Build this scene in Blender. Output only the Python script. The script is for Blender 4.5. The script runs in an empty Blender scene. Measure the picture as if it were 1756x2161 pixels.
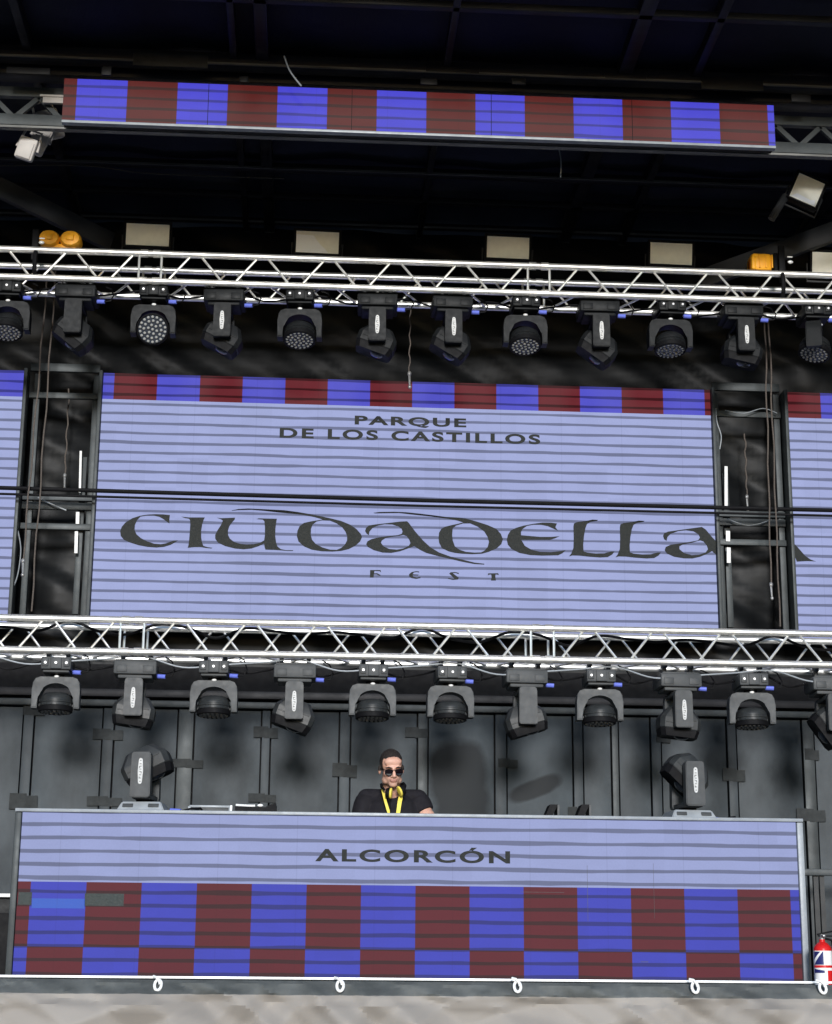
import bpy, bmesh, math, random
from mathutils import Vector, Matrix, Euler
R = math.radians
random.seed(7)
SC = bpy.context.scene
COL = SC.collection

# ---------------------------------------------------------------- camera
EYE = Vector((0.0, 0.0, 1.65))
YAW, PITCH, ROLL, FPX = R(3.5256), R(14.6015), R(-0.4757), 3700.0
W_PX, H_PX = 1756.0, 2161.0
FWD = Vector((math.sin(YAW)*math.cos(PITCH), math.cos(YAW)*math.cos(PITCH), math.sin(PITCH)))
_rt = Vector((math.cos(YAW), -math.sin(YAW), 0)); _dn = FWD.cross(_rt)
RGT = _rt*math.cos(ROLL) + _dn*math.sin(ROLL)
DWN = _dn*math.cos(ROLL) - _rt*math.sin(ROLL)
cam = bpy.data.cameras.new('camera'); camo = bpy.data.objects.new('camera', cam); COL.objects.link(camo)
cam.sensor_fit = 'VERTICAL'; cam.sensor_height = 24.0; cam.lens = 24.0*FPX/H_PX
cam.clip_start = 0.1; cam.clip_end = 3000
m = Matrix((RGT, -DWN, -FWD)).transposed().to_4x4(); m.translation = EYE
camo.matrix_world = m
SC.camera = camo

def at(px, py, Y):
    """the point of the plane y = Y that was measured at photo pixel (px, py)"""
    d = FWD + RGT*((px-W_PX/2)/FPX) + DWN*((py-H_PX/2)/FPX)
    return EYE + d*(Y/d.y)

# ---------------------------------------------------------------- light
SUN_EL, SUN_AZ = R(11.5), R(181)          # azimuth the light comes from (180 = straight behind the camera)
world = bpy.data.worlds.new('World'); SC.world = world; world.use_nodes = True
nt = world.node_tree
sky = nt.nodes.new('ShaderNodeTexSky'); sky.sky_type = 'NISHITA'; sky.sun_disc = False
sky.sun_elevation = SUN_EL; sky.sun_rotation = SUN_AZ
sky.air_density = 1.0; sky.dust_density = 0.3; sky.ozone_density = 3.0
bg = nt.nodes['Background']; nt.links.new(sky.outputs[0], bg.inputs[0]); bg.inputs[1].default_value = 0.15
sun = bpy.data.lights.new('sun', 'SUN'); suno = bpy.data.objects.new('sun', sun); COL.objects.link(suno)
sun.energy = 2.7; sun.angle = R(10); sun.color = (1.0, 0.985, 0.975)
sd = Vector((math.sin(SUN_AZ)*math.cos(SUN_EL), math.cos(SUN_AZ)*math.cos(SUN_EL), math.sin(SUN_EL)))
suno.rotation_euler = sd.to_track_quat('Z', 'Y').to_euler()
SC.view_settings.view_transform = 'Standard'; SC.view_settings.look = 'None'
SC.view_settings.gamma = 1.0; SC.view_settings.exposure = 0.55
SC.cycles.max_bounces = 6

# ---------------------------------------------------------------- materials
def srgb(r, g, b):
    f = lambda c: (c/255/12.92) if c/255 <= 0.04045 else ((c/255+0.055)/1.055)**2.4
    return (f(r), f(g), f(b))
class NT:
    def __init__(s, name):
        s.m = bpy.data.materials.new(name); s.m.use_nodes = True
        s.t = s.m.node_tree; s.b = s.t.nodes['Principled BSDF']; s.tc = None
    def n(s, typ, **kw):
        x = s.t.nodes.new(typ)
        for k, v in kw.items(): setattr(x, k, v)
        return x
    def put(s, sock, v):
        if hasattr(v, 'is_output') or isinstance(v, bpy.types.NodeSocket): s.t.links.new(v, sock)
        else: sock.default_value = v
    def math(s, op, a, b=0.0, c=0.0, clamp=False):
        x = s.n('ShaderNodeMath', operation=op, use_clamp=clamp)
        for i, v in enumerate((a, b, c)): s.put(x.inputs[i], v)
        return x.outputs[0]
    def obj(s):
        if not s.tc: s.tc = s.n('ShaderNodeTexCoord')
        return s.tc.outputs['Object']
    def xyz(s):
        x = s.n('ShaderNodeSeparateXYZ'); s.t.links.new(s.obj(), x.inputs[0]); return x.outputs
    def noise(s, scale, detail=3, rough=.55, stretch=None, dist=0):
        x = s.n('ShaderNodeTexNoise'); x.inputs['Scale'].default_value = scale
        x.inputs['Detail'].default_value = detail; x.inputs['Roughness'].default_value = rough
        x.inputs['Distortion'].default_value = dist
        v = s.obj()
        if stretch:
            mp = s.n('ShaderNodeMapping'); s.t.links.new(v, mp.inputs[0]); mp.inputs['Scale'].default_value = stretch; v = mp.outputs[0]
        s.t.links.new(v, x.inputs['Vector']); return x.outputs[0]
    def ramp(s, fac, stops):
        x = s.n('ShaderNodeValToRGB'); s.t.links.new(fac, x.inputs[0]); e = x.color_ramp.elements
        while len(e) < len(stops): e.new(.5)
        for el, (p, c) in zip(e, stops): el.position = p; el.color = (*c, 1) if len(c) == 3 else c
        return x.outputs[0]
    def mix(s, fac, a, b, typ='MIX'):
        x = s.n('ShaderNodeMix', data_type='RGBA', blend_type=typ)
        s.put(x.inputs[0], fac); 
        for i, v in ((6, a), (7, b)):
            s.put(x.inputs[i], (*v, 1) if isinstance(v, tuple) and len(v) == 3 else v)
        return x.outputs[2]
    def set(s, **kw):
        for k, v in kw.items():
            k = k.replace('_', ' ')
            s.put(s.b.inputs[k], (*v, 1) if isinstance(v, tuple) and len(v) == 3 else v)
        return s
    def bump(s, h, strength=.3, dist=.01):
        x = s.n('ShaderNodeBump'); x.inputs['Strength'].default_value = strength; x.inputs['Distance'].default_value = dist
        s.t.links.new(h, x.inputs['Height']); s.t.links.new(x.outputs[0], s.b.inputs['Normal'])

def surf(name, col, rough=.6, metal=0.0, var=.25, scale=8, spec=.25, bump=0, rvar=.15, stretch=None):
    """plain surface broken up by two octaves of wear"""
    n = NT(name)
    f = n.noise(scale, 5, .6, stretch)
    lo = tuple(c*(1-var) for c in col); hi = tuple(min(1, c*(1+var)) for c in col)
    n.set(Base_Color=n.ramp(f, [(.3, lo), (.7, hi)]), Metallic=metal)
    n.set(Roughness=n.math('MULTIPLY_ADD', n.noise(scale*2.3, 3), rvar*2, rough-rvar, clamp=True))
    n.b.inputs['Specular IOR Level'].default_value = spec
    if bump: n.bump(n.noise(scale*6, 4), bump)
    return n.m

M = {}
M['alu'] = surf('aluminium', (.90, .88, .83), .36, .8, .12, 7, stretch=(3, 1, 1))
M['steel'] = surf('painted_steel', (.030, .031, .032), .5, .0, .3, 3)
M['frame'] = surf('grey_frame_steel', (.044, .050, .052), .5, .2, .3, 4)
M['headblack'] = surf('head_black_plastic', (.024, .026, .027), .45, 0, .3, 9, bump=.05)
M['black'] = surf('black_plastic', (.0105, .0115, .0125), .5, 0, .25, 12, spec=.12, bump=.05)
M['blackgrey'] = surf('lighter_black_plastic', (.056, .059, .061), .52, 0, .2, 10, bump=.05)  # lighter black plastic, used for the lower row of lamps
M['dark'] = surf('matte_black', (.006, .006, .007), .6, 0, .2, 10, spec=.1)
M['silver'] = surf('silver_plastic', (.26, .28, .30), .45, .1, .15, 10)
M['plate'] = surf('label_plate_white', (.50, .50, .49), .5, 0, .12, 40)
M['white'] = surf('white_plastic', (.75, .75, .74), .45, 0, .08, 10)
M['whitemet'] = surf('zinc_steel', (.85, .85, .84), .35, .3, .06, 20)
M['lamp'] = surf('flood_diffuser', (.92, .89, .76), .35, 0, .08, 9)
M['glare'] = surf('painted_glare', (.97, .97, .97), .3, 0, .02, 9)  # white for reflections painted onto flood lamp faces
M['lampwhite'] = surf('white_flood_body', (.46, .43, .40), .5, 0, .1, 9)
M['orange'] = surf('hoist_yellow', (.95, .42, .02), .45, 0, .1, 12)
M['blue'] = surf('blue_connector', (.13, .17, .62), .4, 0, .1, 30)
M['rope'] = surf('hemp_rope', (.095, .080, .070), .9, 0, .3, 60, stretch=(1, 1, 3))
M['chain'] = surf('steel_chain', (.30, .30, .30), .4, .6, .2, 40)
M['red'] = surf('red_paint', (.55, .015, .015), .3, 0, .1, 10)
M['yellow'] = surf('yellow_fabric', (.78, .63, .10), .6, 0, .1, 30)
M['cloth'] = surf('black_cotton', (.012, .011, .014), .85, 0, .3, 20, spec=.2)
M['trouser'] = surf('dark_denim', (.02, .022, .03), .85, 0, .2, 30)
M['hair'] = surf('short_dark_hair', (.022, .017, .015), .7, 0, .5, 140, bump=.5)
M['lens'] = NT('tinted_lens').set(Base_Color=(.006, .003, .004), Roughness=.08).m
M['glass'] = NT('lamp_lens').set(Base_Color=(.03, .035, .045), Roughness=.12).m
M['cell'] = NT('led_lens_cell').set(Base_Color=(.30, .30, .29), Roughness=.2).m
M['tape'] = surf('gaffer_tape', (.026, .029, .030), .75, 0, .3, 14)
M['lead'] = surf('unlit_led', (.019, .021, .020), .6, 0, .12, 30, spec=.1)
M['deadmod'] = surf('dead_led_module', (.022, .030, .029), .6, 0, .15, 40)
M['blackseam'] = surf('seam_black', (.004, .004, .005), .8, 0, .2, 10)
M['deck'] = surf('stage_plywood', (.06, .055, .05), .7, 0, .3, 4)
M['asphalt'] = surf('plaza_paving', (.11, .108, .104), .9, 0, .2, 2, bump=.2)

def skin_mat():
    n = NT('skin'); f = n.noise(18, 4); 
    n.set(Base_Color=n.ramp(f, [(.3, (.50, .27, .19)), (.7, (.64, .37, .28))]), Roughness=.5)
    n.b.inputs['Subsurface Weight'].default_value = .08
    n.b.inputs['Subsurface Radius'].default_value = (.01, .004, .002)
    return n.m
M['skin'] = skin_mat()
M['lips'] = surf('lips', (.38, .185, .145), .45, 0, .1, 40)
M['fade'] = surf('close_cropped_hair', (.027, .020, .017), .7, 0, .35, 90)
M['stubble'] = surf('shaven_skin', (.46, .27, .20), .6, 0, .15, 40)

def led_mat(name, col, strength, period, z0, width, dark, wash=.05, rough=.55):
    """a lit LED wall: emission broken by the darker rows between the pixel lines, over a dark face"""
    n = NT(name); x, y, z = n.xyz()
    wob = n.math('MULTIPLY_ADD', n.noise(1.3, 2, .5, (1, 1, 14)), 0.026, -.013)
    wid = n.math('MULTIPLY_ADD', n.noise(2.1, 3, .6, (1, 1, 9)), .30, width-.15)
    u = n.math('FRACT', n.math('DIVIDE', n.math('ADD', n.math('SUBTRACT', z, z0), wob), period))
    d = n.math('ABSOLUTE', n.math('SUBTRACT', u, .5))
    band = n.math('DIVIDE', n.math('SUBTRACT', n.math('MULTIPLY', wid, .5), d), .045, clamp=True)
    # tiny differences from module to module and row to row
    vo = n.n('ShaderNodeTexVoronoi', distance='CHEBYCHEV'); vo.inputs['Scale'].default_value = 4.0; vo.inputs['Randomness'].default_value = 0
    n.t.links.new(n.obj(), vo.inputs['Vector'])
    sp = n.n('ShaderNodeSeparateColor'); n.t.links.new(vo.outputs['Color'], sp.inputs[0])
    tone = n.math('MULTIPLY_ADD', sp.outputs[0], .07, .965)
    gr = n.math('MULTIPLY_ADD', n.noise(90, 2, .6), .16, .92)
    gr2 = n.math('MULTIPLY_ADD', n.noise(5, 4, .6, (1, 1, 2)), .16, .92)
    sx = n.math('ABSOLUTE', n.math('SUBTRACT', n.math('FRACT', n.math('MULTIPLY', x, 2)), .5))
    seam = n.math('MULTIPLY_ADD', n.math('LESS_THAN', sx, .006), -.10, 1)
    tone = n.math('MULTIPLY', tone, seam)
    amp = n.math('MULTIPLY', n.math('MULTIPLY', tone, gr), n.math('MULTIPLY', gr2, n.math('MULTIPLY_ADD', band, dark-1, 1)))
    n.set(Base_Color=(wash, wash, wash*.98), Roughness=rough)
    n.b.inputs['Specular IOR Level'].default_value = .02
    n.set(Emission_Color=col)
    n.put(n.b.inputs['Emission Strength'], n.math('MULTIPLY', amp, strength))
    return n.m

# ---------------------------------------------------------------- mesh helpers
class MB:
    def __init__(s): s.bm = bmesh.new(); s.mi = 0
    def _fin(s, vs, mat=None):
        if mat is not None: bmesh.ops.transform(s.bm, matrix=mat, verts=vs)
        for f in {f for v in vs for f in v.link_faces}: f.material_index = s.mi
        return s
    def box(s, c, size, rot=None, bev=0):
        r = bmesh.ops.create_cube(s.bm, size=1); vs = r['verts']
        bmesh.ops.scale(s.bm, vec=Vector(size), verts=vs)
        if bev:
            es = list({e for v in vs for e in v.link_edges})
            rb = bmesh.ops.bevel(s.bm, geom=es, offset=bev, segments=2, affect='EDGES', profile=.5)
            vs = list({v for f in rb['faces'] for v in f.verts} | {v for v in vs if v.is_valid})
            seen = set(vs); st = list(vs)
            while st:
                v = st.pop()
                for e in v.link_edges:
                    o = e.other_vert(v)
                    if o not in seen: seen.add(o); st.append(o)
            vs = list(seen)
        mt = Matrix.Translation(Vector(c)) @ (Euler(rot).to_matrix().to_4x4() if rot else Matrix.Identity(4))
        return s._fin(vs, mt)
    def rings(s, rs, cap=True, closed=True):
        vr = [[s.bm.verts.new(p) for p in r] for r in rs]
        n = len(rs[0]); fs = []
        for a, b in zip(vr, vr[1:]):
            for i in range(n if closed else n-1):
                fs.append(s.bm.faces.new((a[i], a[(i+1) % n], b[(i+1) % n], b[i])))
        if cap:
            fs.append(s.bm.faces.new(list(reversed(vr[0])))); fs.append(s.bm.faces.new(vr[-1]))
        for f in fs: f.material_index = s.mi
        return s
    def tube(s, pts, r, n=10, cap=True):
        pts = [Vector(p) for p in pts]; rs = []
        rr = r if isinstance(r, (list, tuple)) else [r]*len(pts)
        up = None
        for i, p in enumerate(pts):
            t = (pts[min(i+1, len(pts)-1)] - pts[max(i-1, 0)]).normalized()
            if up is None: up = t.orthogonal().normalized()
            up = (up - t*up.dot(t)).normalized(); sd_ = t.cross(up)
            rs.append([p + (up*math.cos(2*math.pi*k/n) + sd_*math.sin(2*math.pi*k/n))*rr[i] for k in range(n)])
        return s.rings(rs, cap)
    def lathe(s, prof, mat=None, n=28):
        rs = [[Vector((r*math.cos(2*math.pi*k/n), r*math.sin(2*math.pi*k/n), z)) for k in range(n)] for r, z in prof]
        if mat is not None: rs = [[mat @ p for p in r] for r in rs]
        return s.rings(rs)
    def prism(s, poly, y0, y1, mat=None):
        """polygon in x,z pushed along y"""
        a = [Vector((x, y0, z)) for x, z in poly]; b = [Vector((x, y1, z)) for x, z in poly]
        if mat is not None: a = [mat @ p for p in a]; b = [mat @ p for p in b]
        return s.rings([a, b])
    def ell(s, c, r, rot=None, seg=20):
        v = bmesh.ops.create_uvsphere(s.bm, u_segments=seg, v_segments=max(8, seg*2//3), radius=1)['verts']
        mt = Matrix.Translation(Vector(c)) @ (Euler(rot).to_matrix().to_4x4() if rot else Matrix.Identity(4)) @ Matrix.Diagonal((*r, 1))
        return s._fin(v, mt)
    def capsule(s, p0, p1, r0, r1, n=16):
        p0 = Vector(p0); p1 = Vector(p1); d = (p1-p0).normalized(); pts = []; rr = []
        for k in range(5):
            a = k/4*math.pi/2; pts.append(p0 - d*r0*math.cos(a)); rr.append(max(1e-4, r0*math.sin(a)))
        for k in range(5):
            a = k/4*math.pi/2; pts.append(p1 + d*r1*math.sin(a)); rr.append(max(1e-4, r1*math.cos(a)))
        return s.tube(pts, rr, n)
    def quad(s, a, b, c, d):
        f = s.bm.faces.new([s.bm.verts.new(Vector(p)) for p in (a, b, c, d)]); f.material_index = s.mi; return s
    def grid(s, nx, ny, fn):
        v = [[s.bm.verts.new(fn(i/nx, j/ny)) for i in range(nx+1)] for j in range(ny+1)]
        for j in range(ny):
            for i in range(nx):
                f = s.bm.faces.new((v[j][i], v[j][i+1], v[j+1][i+1], v[j+1][i])); f.material_index = s.mi
        return s
    def mesh(s, name, mats, smooth=True, angle=35):
        bmesh.ops.recalc_face_normals(s.bm, faces=s.bm.faces[:])
        me = bpy.data.meshes.new(name)
        if smooth:
            for f in s.bm.faces: f.smooth = True
            for e in s.bm.edges:
                if len(e.link_faces) == 2 and e.calc_face_angle(0) > R(angle): e.smooth = False
        s.bm.to_mesh(me); s.bm.free()
        for m_ in (mats if isinstance(mats, (list, tuple)) else [mats]): me.materials.append(m_)
        return me
    def build(s, name, mats, parent=None, loc=(0, 0, 0), **kw):
        return link(name, s.mesh(name, mats, **kw), parent, loc)

def link(name, me, parent=None, loc=(0, 0, 0)):
    o = bpy.data.objects.new(name, me); COL.objects.link(o); o.parent = parent; o.location = loc; return o
def tag(o, label, cat, group=None):
    o['label'] = label; o['category'] = cat
    if group: o['group'] = group
    return o
def thing(name, loc, label, cat, group=None, rz=0):
    o = bpy.data.objects.new(name, None); COL.objects.link(o); o.location = loc; o.rotation_euler = (0, 0, rz)
    o.empty_display_size = .1
    return tag(o, label, cat, group)
def struct(o, kind='structure'): o['kind'] = kind; return o
def copy_tree(o, parent=None):
    c = o.copy(); COL.objects.link(c); c.parent = parent
    for ch in list(o.children): copy_tree(ch, c)
    return c
def child(o, name):
    return [c for c in o.children if c.name.split('.')[0] == name][0]
def curve_fill(loops, thick):
    """filled outline (holes by even-odd) as a mesh lying in x,z, its face toward -y"""
    cu = bpy.data.curves.new('outline', 'CURVE'); cu.dimensions = '2D'; cu.fill_mode = 'BOTH'; cu.extrude = thick/2
    for lp in loops:
        sp = cu.splines.new('POLY'); sp.points.add(len(lp)-1); sp.use_cyclic_u = True
        for p, (x, z) in zip(sp.points, lp): p.co = (x, z, 0, 1)
    ob = bpy.data.objects.new('outline', cu); COL.objects.link(ob)
    me = bpy.data.meshes.new_from_object(ob.evaluated_get(bpy.context.evaluated_depsgraph_get()))
    bpy.data.objects.remove(ob); bpy.data.curves.remove(cu)
    me.transform(Matrix.Rotation(R(90), 4, 'X')); return me
def text_mesh(txt, width, cap, spacing, bold):
    cu = bpy.data.curves.new('text', 'FONT'); cu.body = txt; cu.size = 1; cu.space_character = spacing; cu.offset = bold; cu.extrude = .002
    cu.fill_mode = 'BOTH'
    ob = bpy.data.objects.new('text', cu); COL.objects.link(ob)
    me = bpy.data.meshes.new_from_object(ob.evaluated_get(bpy.context.evaluated_depsgraph_get()))
    bpy.data.objects.remove(ob); bpy.data.curves.remove(cu)
    xs = [v.co.x for v in me.vertices]; x0, x1 = min(xs), max(xs)
    caph = .729
    for v in me.vertices:
        v.co.x = (v.co.x-x0)/(x1-x0)*width; v.co.y = v.co.y/caph*cap
    me.transform(Matrix.Rotation(R(90), 4, 'X')); return me

# ================================================================= SETTING
DECK = 1.40
struct(MB().grid(1, 1, lambda u, v: Vector((-400+800*u, -400+800*v, 0))).build('ground', M['asphalt']))
struct(MB().box((.7, 13.0, DECK-.06), (13.0, 5.0, .12)).build('stage_floor', M['deck']))

# ---------------------------------------------------------------- stage roof
ROOF = 7.86
roof = thing('stage_roof', (.7, 11.4, ROOF), 'black stage roof with navy canopy, steel purlins and rafters over the trusses', 'stage roof')
n = NT('navy_canopy')
f1 = n.noise(.9, 5, .6); f2 = n.noise(7, 6, .7, (1, .35, 1))
streak = n.math('GREATER_THAN', n.noise(9, 5, .75, (.35, 3.2, 1)), .71)
col = n.ramp(f1, [(.3, (.005, .007, .013)), (.72, (.010, .013, .034))])
col = n.mix(n.math('MULTIPLY', streak, .12), col, (.35, .35, .33))
n.set(Base_Color=col, Roughness=.7); n.b.inputs['Specular IOR Level'].default_value = .3
n.bump(f2, .4, .02)
M['canopy'] = n.m
RX0, RX1, RY0, RY1 = -6.6, 6.6, -2.2, 3.9       # local extents of the roof
def sag(u, v):
    x = RX0+(RX1-RX0)*u; y = RY0+(RY1-RY0)*v
    return Vector((x, y, .10 - .05*abs(math.sin(y*math.pi/1.1)) + .012*math.sin(3*x+2*y) + .01*math.sin(7*x-y*5)))
b = MB().grid(90, 70, sag)
b.quad((RX0, RY0, .22), (RX1, RY0, .22), (RX1, RY1, .22), (RX0, RY1, .22))
b.build('canopy', M['canopy'], roof)
M['purlin'] = surf('purlin_steel', (.012, .012, .014), .5, .2, .4, 3, stretch=(.4, 4, 4))
M['purlin2'] = surf('pale_purlin_edge', (.10, .10, .095), .5, .3, .5, 5, stretch=(.5, 6, 6))
def yroof(py, z=ROOF):
    k = (at(878, py, 10.)-EYE).z/10.
    return (z-EYE.z)/k
# purlins across the roof: (photo row at the middle, height, depth, pale lower edge)
for py, hh, dd, pale in ((150, .10, .10, 1), (178, .13, .14, 0), (372, .06, .07, 1), (432, .05, .06, 0), (486, .05, .05, 1), (20, .05, .06, 0)):
    y = yroof(py, ROOF-.06) - 11.4
    b = MB(); b.box((0, y, -hh/2), (13.2, dd, hh), bev=.006)
    p = b.build('purlin', M['purlin'], roof)
    if pale: MB().box((0, y-dd/2-.004, -hh+.010), (13.2, .012, .016)).build('edge_strip', M['purlin2'], p)
# rafters running front to back
for i, x in enumerate((-4.6, -3.2, -2.05, -.62, -.42, .88, 2.15, 2.66, 4.2, 5.4)):
    w = (.05, .07, .06, .05, .09, .05, .10, .06, .08, .06)[i]
    MB().box((x-.7, .35, -.0), (w, RY1-RY0, .10), bev=.006).build('rafter', M['purlin'], roof)
# cover plates and splice boxes on the front purlin
for px, py, w, h in ((360, 128, .52, .10), (225, 150, .07, .07), (955, 148, .38, .05), (905, 173, .12, .05), (1545, 178, .45, .10), (1690, 208, .14, .06), (1095, 172, .1, .05), (515, 168, .06, .05), (1320, 162, .3, .04), (60, 150, .3, .05)):
    c = at(px, py, yroof(150)-.16)
    MB().box((c.x-.7, c.y-11.4, c.z-ROOF), (w, .02, h), bev=.004).build('splice_plate', surf('splice_grey', (.030, .030, .029), .6, .2, .5, 6) if px == 360 else M['purlin'], roof)
# diagonal wind braces of the roof
def brace(p0, p1, w, nm='wind_brace'):
    o = Vector((.7, 11.4, ROOF)); p0 = p0-o; p1 = p1-o
    d = (p1-p0); L = d.length; q = d.to_track_quat('X', 'Z')
    b = MB(); b.box((L/2, 0, 0), (L, .05, w), bev=.005); b.box((L/2, -.028, -w/2+.006), (L, .008, .010))
    ob = b.build(nm, M['steel'], roof, p0); ob.rotation_euler = q.to_euler(); return ob
brace(at(-160, 318, 12.4), at(235, 512, 13.1), .16)
brace(at(1950, 420, 12.4), at(1480, 590, 13.1), .16)

# unseen side drapes, added to keep light out from under the roof
def drape(x, name, label):
    o = MB().grid(60, 12, lambda u, v: Vector((.05*math.sin(u*52)+.02*math.sin(u*31+v*2), -3.0+6.2*u, 6.4*v))).build(name, M['cloth'])
    o.location = (x, 11.9, DECK); return tag(o, label, 'drape', 'added light-blocking drapes')
drape(-5.6, 'light_block_drape', 'unseen black drape added to block light at the left of the stage')
drape(7.0, 'light_block_drape', 'unseen black drape added to block light at the right of the stage')

# ---------------------------------------------------------------- black backdrop behind trusses and screens
n = NT('backdrop_vinyl')
n.set(Base_Color=n.ramp(n.noise(1.5, 4), [(.3, (.004, .0045, .005)), (.75, (.010, .011, .012))]), Roughness=.42)
n.b.inputs['Specular IOR Level'].default_value = .10
n.bump(n.noise(1.6, 2, .5, (1, 1, .7), .6), .35, .05)
M['vinyl'] = n.m
def folds(u, v):
    x = -6.0+13*u; z = 3.55+4.3*v
    s_ = (.035*math.sin(6.5*(x*.75+z*.9)+1.3*math.sin(x*1.7)) + .02*math.sin(14*(x*.6+z*.9)+2*math.sin(z*2.1+x))
          + .018*math.sin(9*(x-z*.35)+math.sin(3*x)) + .012*math.sin(27*(x*.55+z)+1.5*math.sin(4*x)+z))*(.25+.45*abs(math.sin(x*1.13+.6)))
    return Vector((x-.7, 14.15+s_-14.15, z))
bd = MB().grid(260, 80, folds).build('backdrop', M['vinyl'])
bd.location = (.7, 14.15, 0)
tag(bd, 'black wrinkled vinyl backdrop hanging behind the screens and upper lamps', 'backdrop')
# seams hanging as separate darker strips are folds of the same sheet

# ---------------------------------------------------------------- rear wall of grey doors
WY = 14.05
n = NT('grey_door_panel')
x, y, z = n.xyz()
base = n.ramp(n.noise(2.0, 6, .62, (1, 1, .6)), [(.30, (.015, .019, .022)), (.70, (.068, .080, .089))])
smear = n.math('MULTIPLY', n.noise(1.1, 4, .6), 1.0)
base = n.mix(n.math('MULTIPLY', n.math('SUBTRACT', smear, .48, clamp=True), 1.2), base, (.024, .029, .033))
n.b.inputs['Specular IOR Level'].default_value = .18
n.set(Base_Color=base, Roughness=.55); n.bump(n.noise(14, 4), .08)
M['door'] = n.m
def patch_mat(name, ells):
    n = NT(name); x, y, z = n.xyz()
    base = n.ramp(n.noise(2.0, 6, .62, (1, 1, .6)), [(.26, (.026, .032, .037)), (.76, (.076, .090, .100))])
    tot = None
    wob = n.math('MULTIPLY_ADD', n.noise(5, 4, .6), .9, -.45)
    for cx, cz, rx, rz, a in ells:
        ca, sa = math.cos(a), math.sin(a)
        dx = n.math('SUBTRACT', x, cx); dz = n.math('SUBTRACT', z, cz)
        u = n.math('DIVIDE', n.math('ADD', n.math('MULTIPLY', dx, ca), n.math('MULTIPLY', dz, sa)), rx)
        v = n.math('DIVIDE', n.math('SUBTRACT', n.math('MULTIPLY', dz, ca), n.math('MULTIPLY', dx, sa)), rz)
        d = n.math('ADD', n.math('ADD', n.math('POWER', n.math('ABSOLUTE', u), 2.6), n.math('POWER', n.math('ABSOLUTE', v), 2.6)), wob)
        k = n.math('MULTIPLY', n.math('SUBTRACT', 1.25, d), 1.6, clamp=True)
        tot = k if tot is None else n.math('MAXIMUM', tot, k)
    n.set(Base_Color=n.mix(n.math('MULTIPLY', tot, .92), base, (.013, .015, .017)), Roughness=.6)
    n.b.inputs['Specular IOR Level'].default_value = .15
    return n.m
wall = thing('rear_wall', (.7, WY, DECK), 'dark grey rear wall of tall door panels joined by taped strips', 'wall')
WO = Vector((.7, WY, DECK))
def wp(px, py, Y=WY): return at(px, py, Y) - WO
edges = [(-330, -300), (-130, -105), (45, 69), (214, 239), (373, 408), (550, 570), (715, 739), (880, 903), (1043, 1069), (1208, 1230), (1289, 1305), (1372, 1395), (1533, 1554), (1692, 1718), (1850, 1872), (2010, 2032)]
ztop = wp(900, 1507).z
for i, (a0, a1) in enumerate(edges):
    x0, x1 = wp(a0, 1600).x, wp(a1, 1600).x
    b = MB().box(((x0+x1)/2, -.012, ztop/2), (x1-x0-.012, .05, ztop), bev=.004)
    b.build('cover_strip', M['frame'], wall) if i % 3 == 1 else b.build('cover_strip', M['door'], wall)
    if i < len(edges)-1:
        nx0 = wp(edges[i+1][0], 1600).x
        mat = M['door']
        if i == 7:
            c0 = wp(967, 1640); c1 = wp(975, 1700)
            mat = patch_mat('dark_patch_door_panel', [(c0.x, c0.z, .235, .30, 0), (c1.x+.01, c1.z-.12, .22, .42, 0)])  # large dark rounded patch with noisy edges
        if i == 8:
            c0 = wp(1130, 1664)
            mat = patch_mat('dark_streak_door_panel', [(c0.x, c0.z, .23, .075, R(22))])  # dark slanting streak across the panel
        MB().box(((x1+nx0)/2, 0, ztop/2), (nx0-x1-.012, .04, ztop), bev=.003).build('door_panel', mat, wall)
MB().box((0, .05, 1.3), (13, .03, 2.6)).build('backing', M['blackseam'], wall)
# header beams over the doors
for py0, py1, yy in ((1466, 1484, -.02), (1490, 1505, -.05)):
    z0, z1 = wp(900, py1).z, wp(900, py0).z
    MB().box((0, yy, (z0+z1)/2), (13, .06, z1-z0-.006), bev=.005).build('header_beam', M['frame'] if yy < -.03 else M['purlin'], wall)
# gaffer tape across the joints
A0, B0, C0 = (0, 1280), (580, 1280), (1156, 1280)
for (ox, oy), x0, y0, x1, y1 in ((A0, 150, 605, 275, 672), (A0, 65, 1142, 230, 1250), (A0, 572, 748, 752, 822), (A0, 535, 1160, 745, 1226), (A0, 1055, 932, 1240, 992), (A0, 1550, 735, 1696, 810), (A0, 1518, 1143, 1684, 1202),
        (B0, 794, 740, 932, 808), (B0, 352, 958, 500, 1050), (C0, 1060, 990, 1200, 1075), (C0, 1510, 1235, 1690, 1320), (C0, 1560, 870, 1650, 945), (C0, 120, 1225, 215, 1290), (C0, 655, 785, 745, 838), (B0, 1360, 930, 1480, 990)):
    p0, p1 = wp(ox+x0/2.893, oy+y0/2.893), wp(ox+x1/2.893, oy+y1/2.893)
    cx = (p0.x+p1.x)/2; w = abs(p1.x-p0.x); h = abs(p0.z-p1.z)
    b = MB(); cz = (p0.z+p1.z)/2
    b.box((cx-w*.2, -.0405, cz+h*.04), (w*.6, .003, h*.92), (0, R(random.uniform(-1.5, 1.5)), 0))
    b.box((cx+w*.22, -.0385, cz-h*.05), (w*.56, .003, h*.84), (0, R(random.uniform(-2, 2)), 0))
    b.build('tape', M['tape'], wall)

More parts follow.
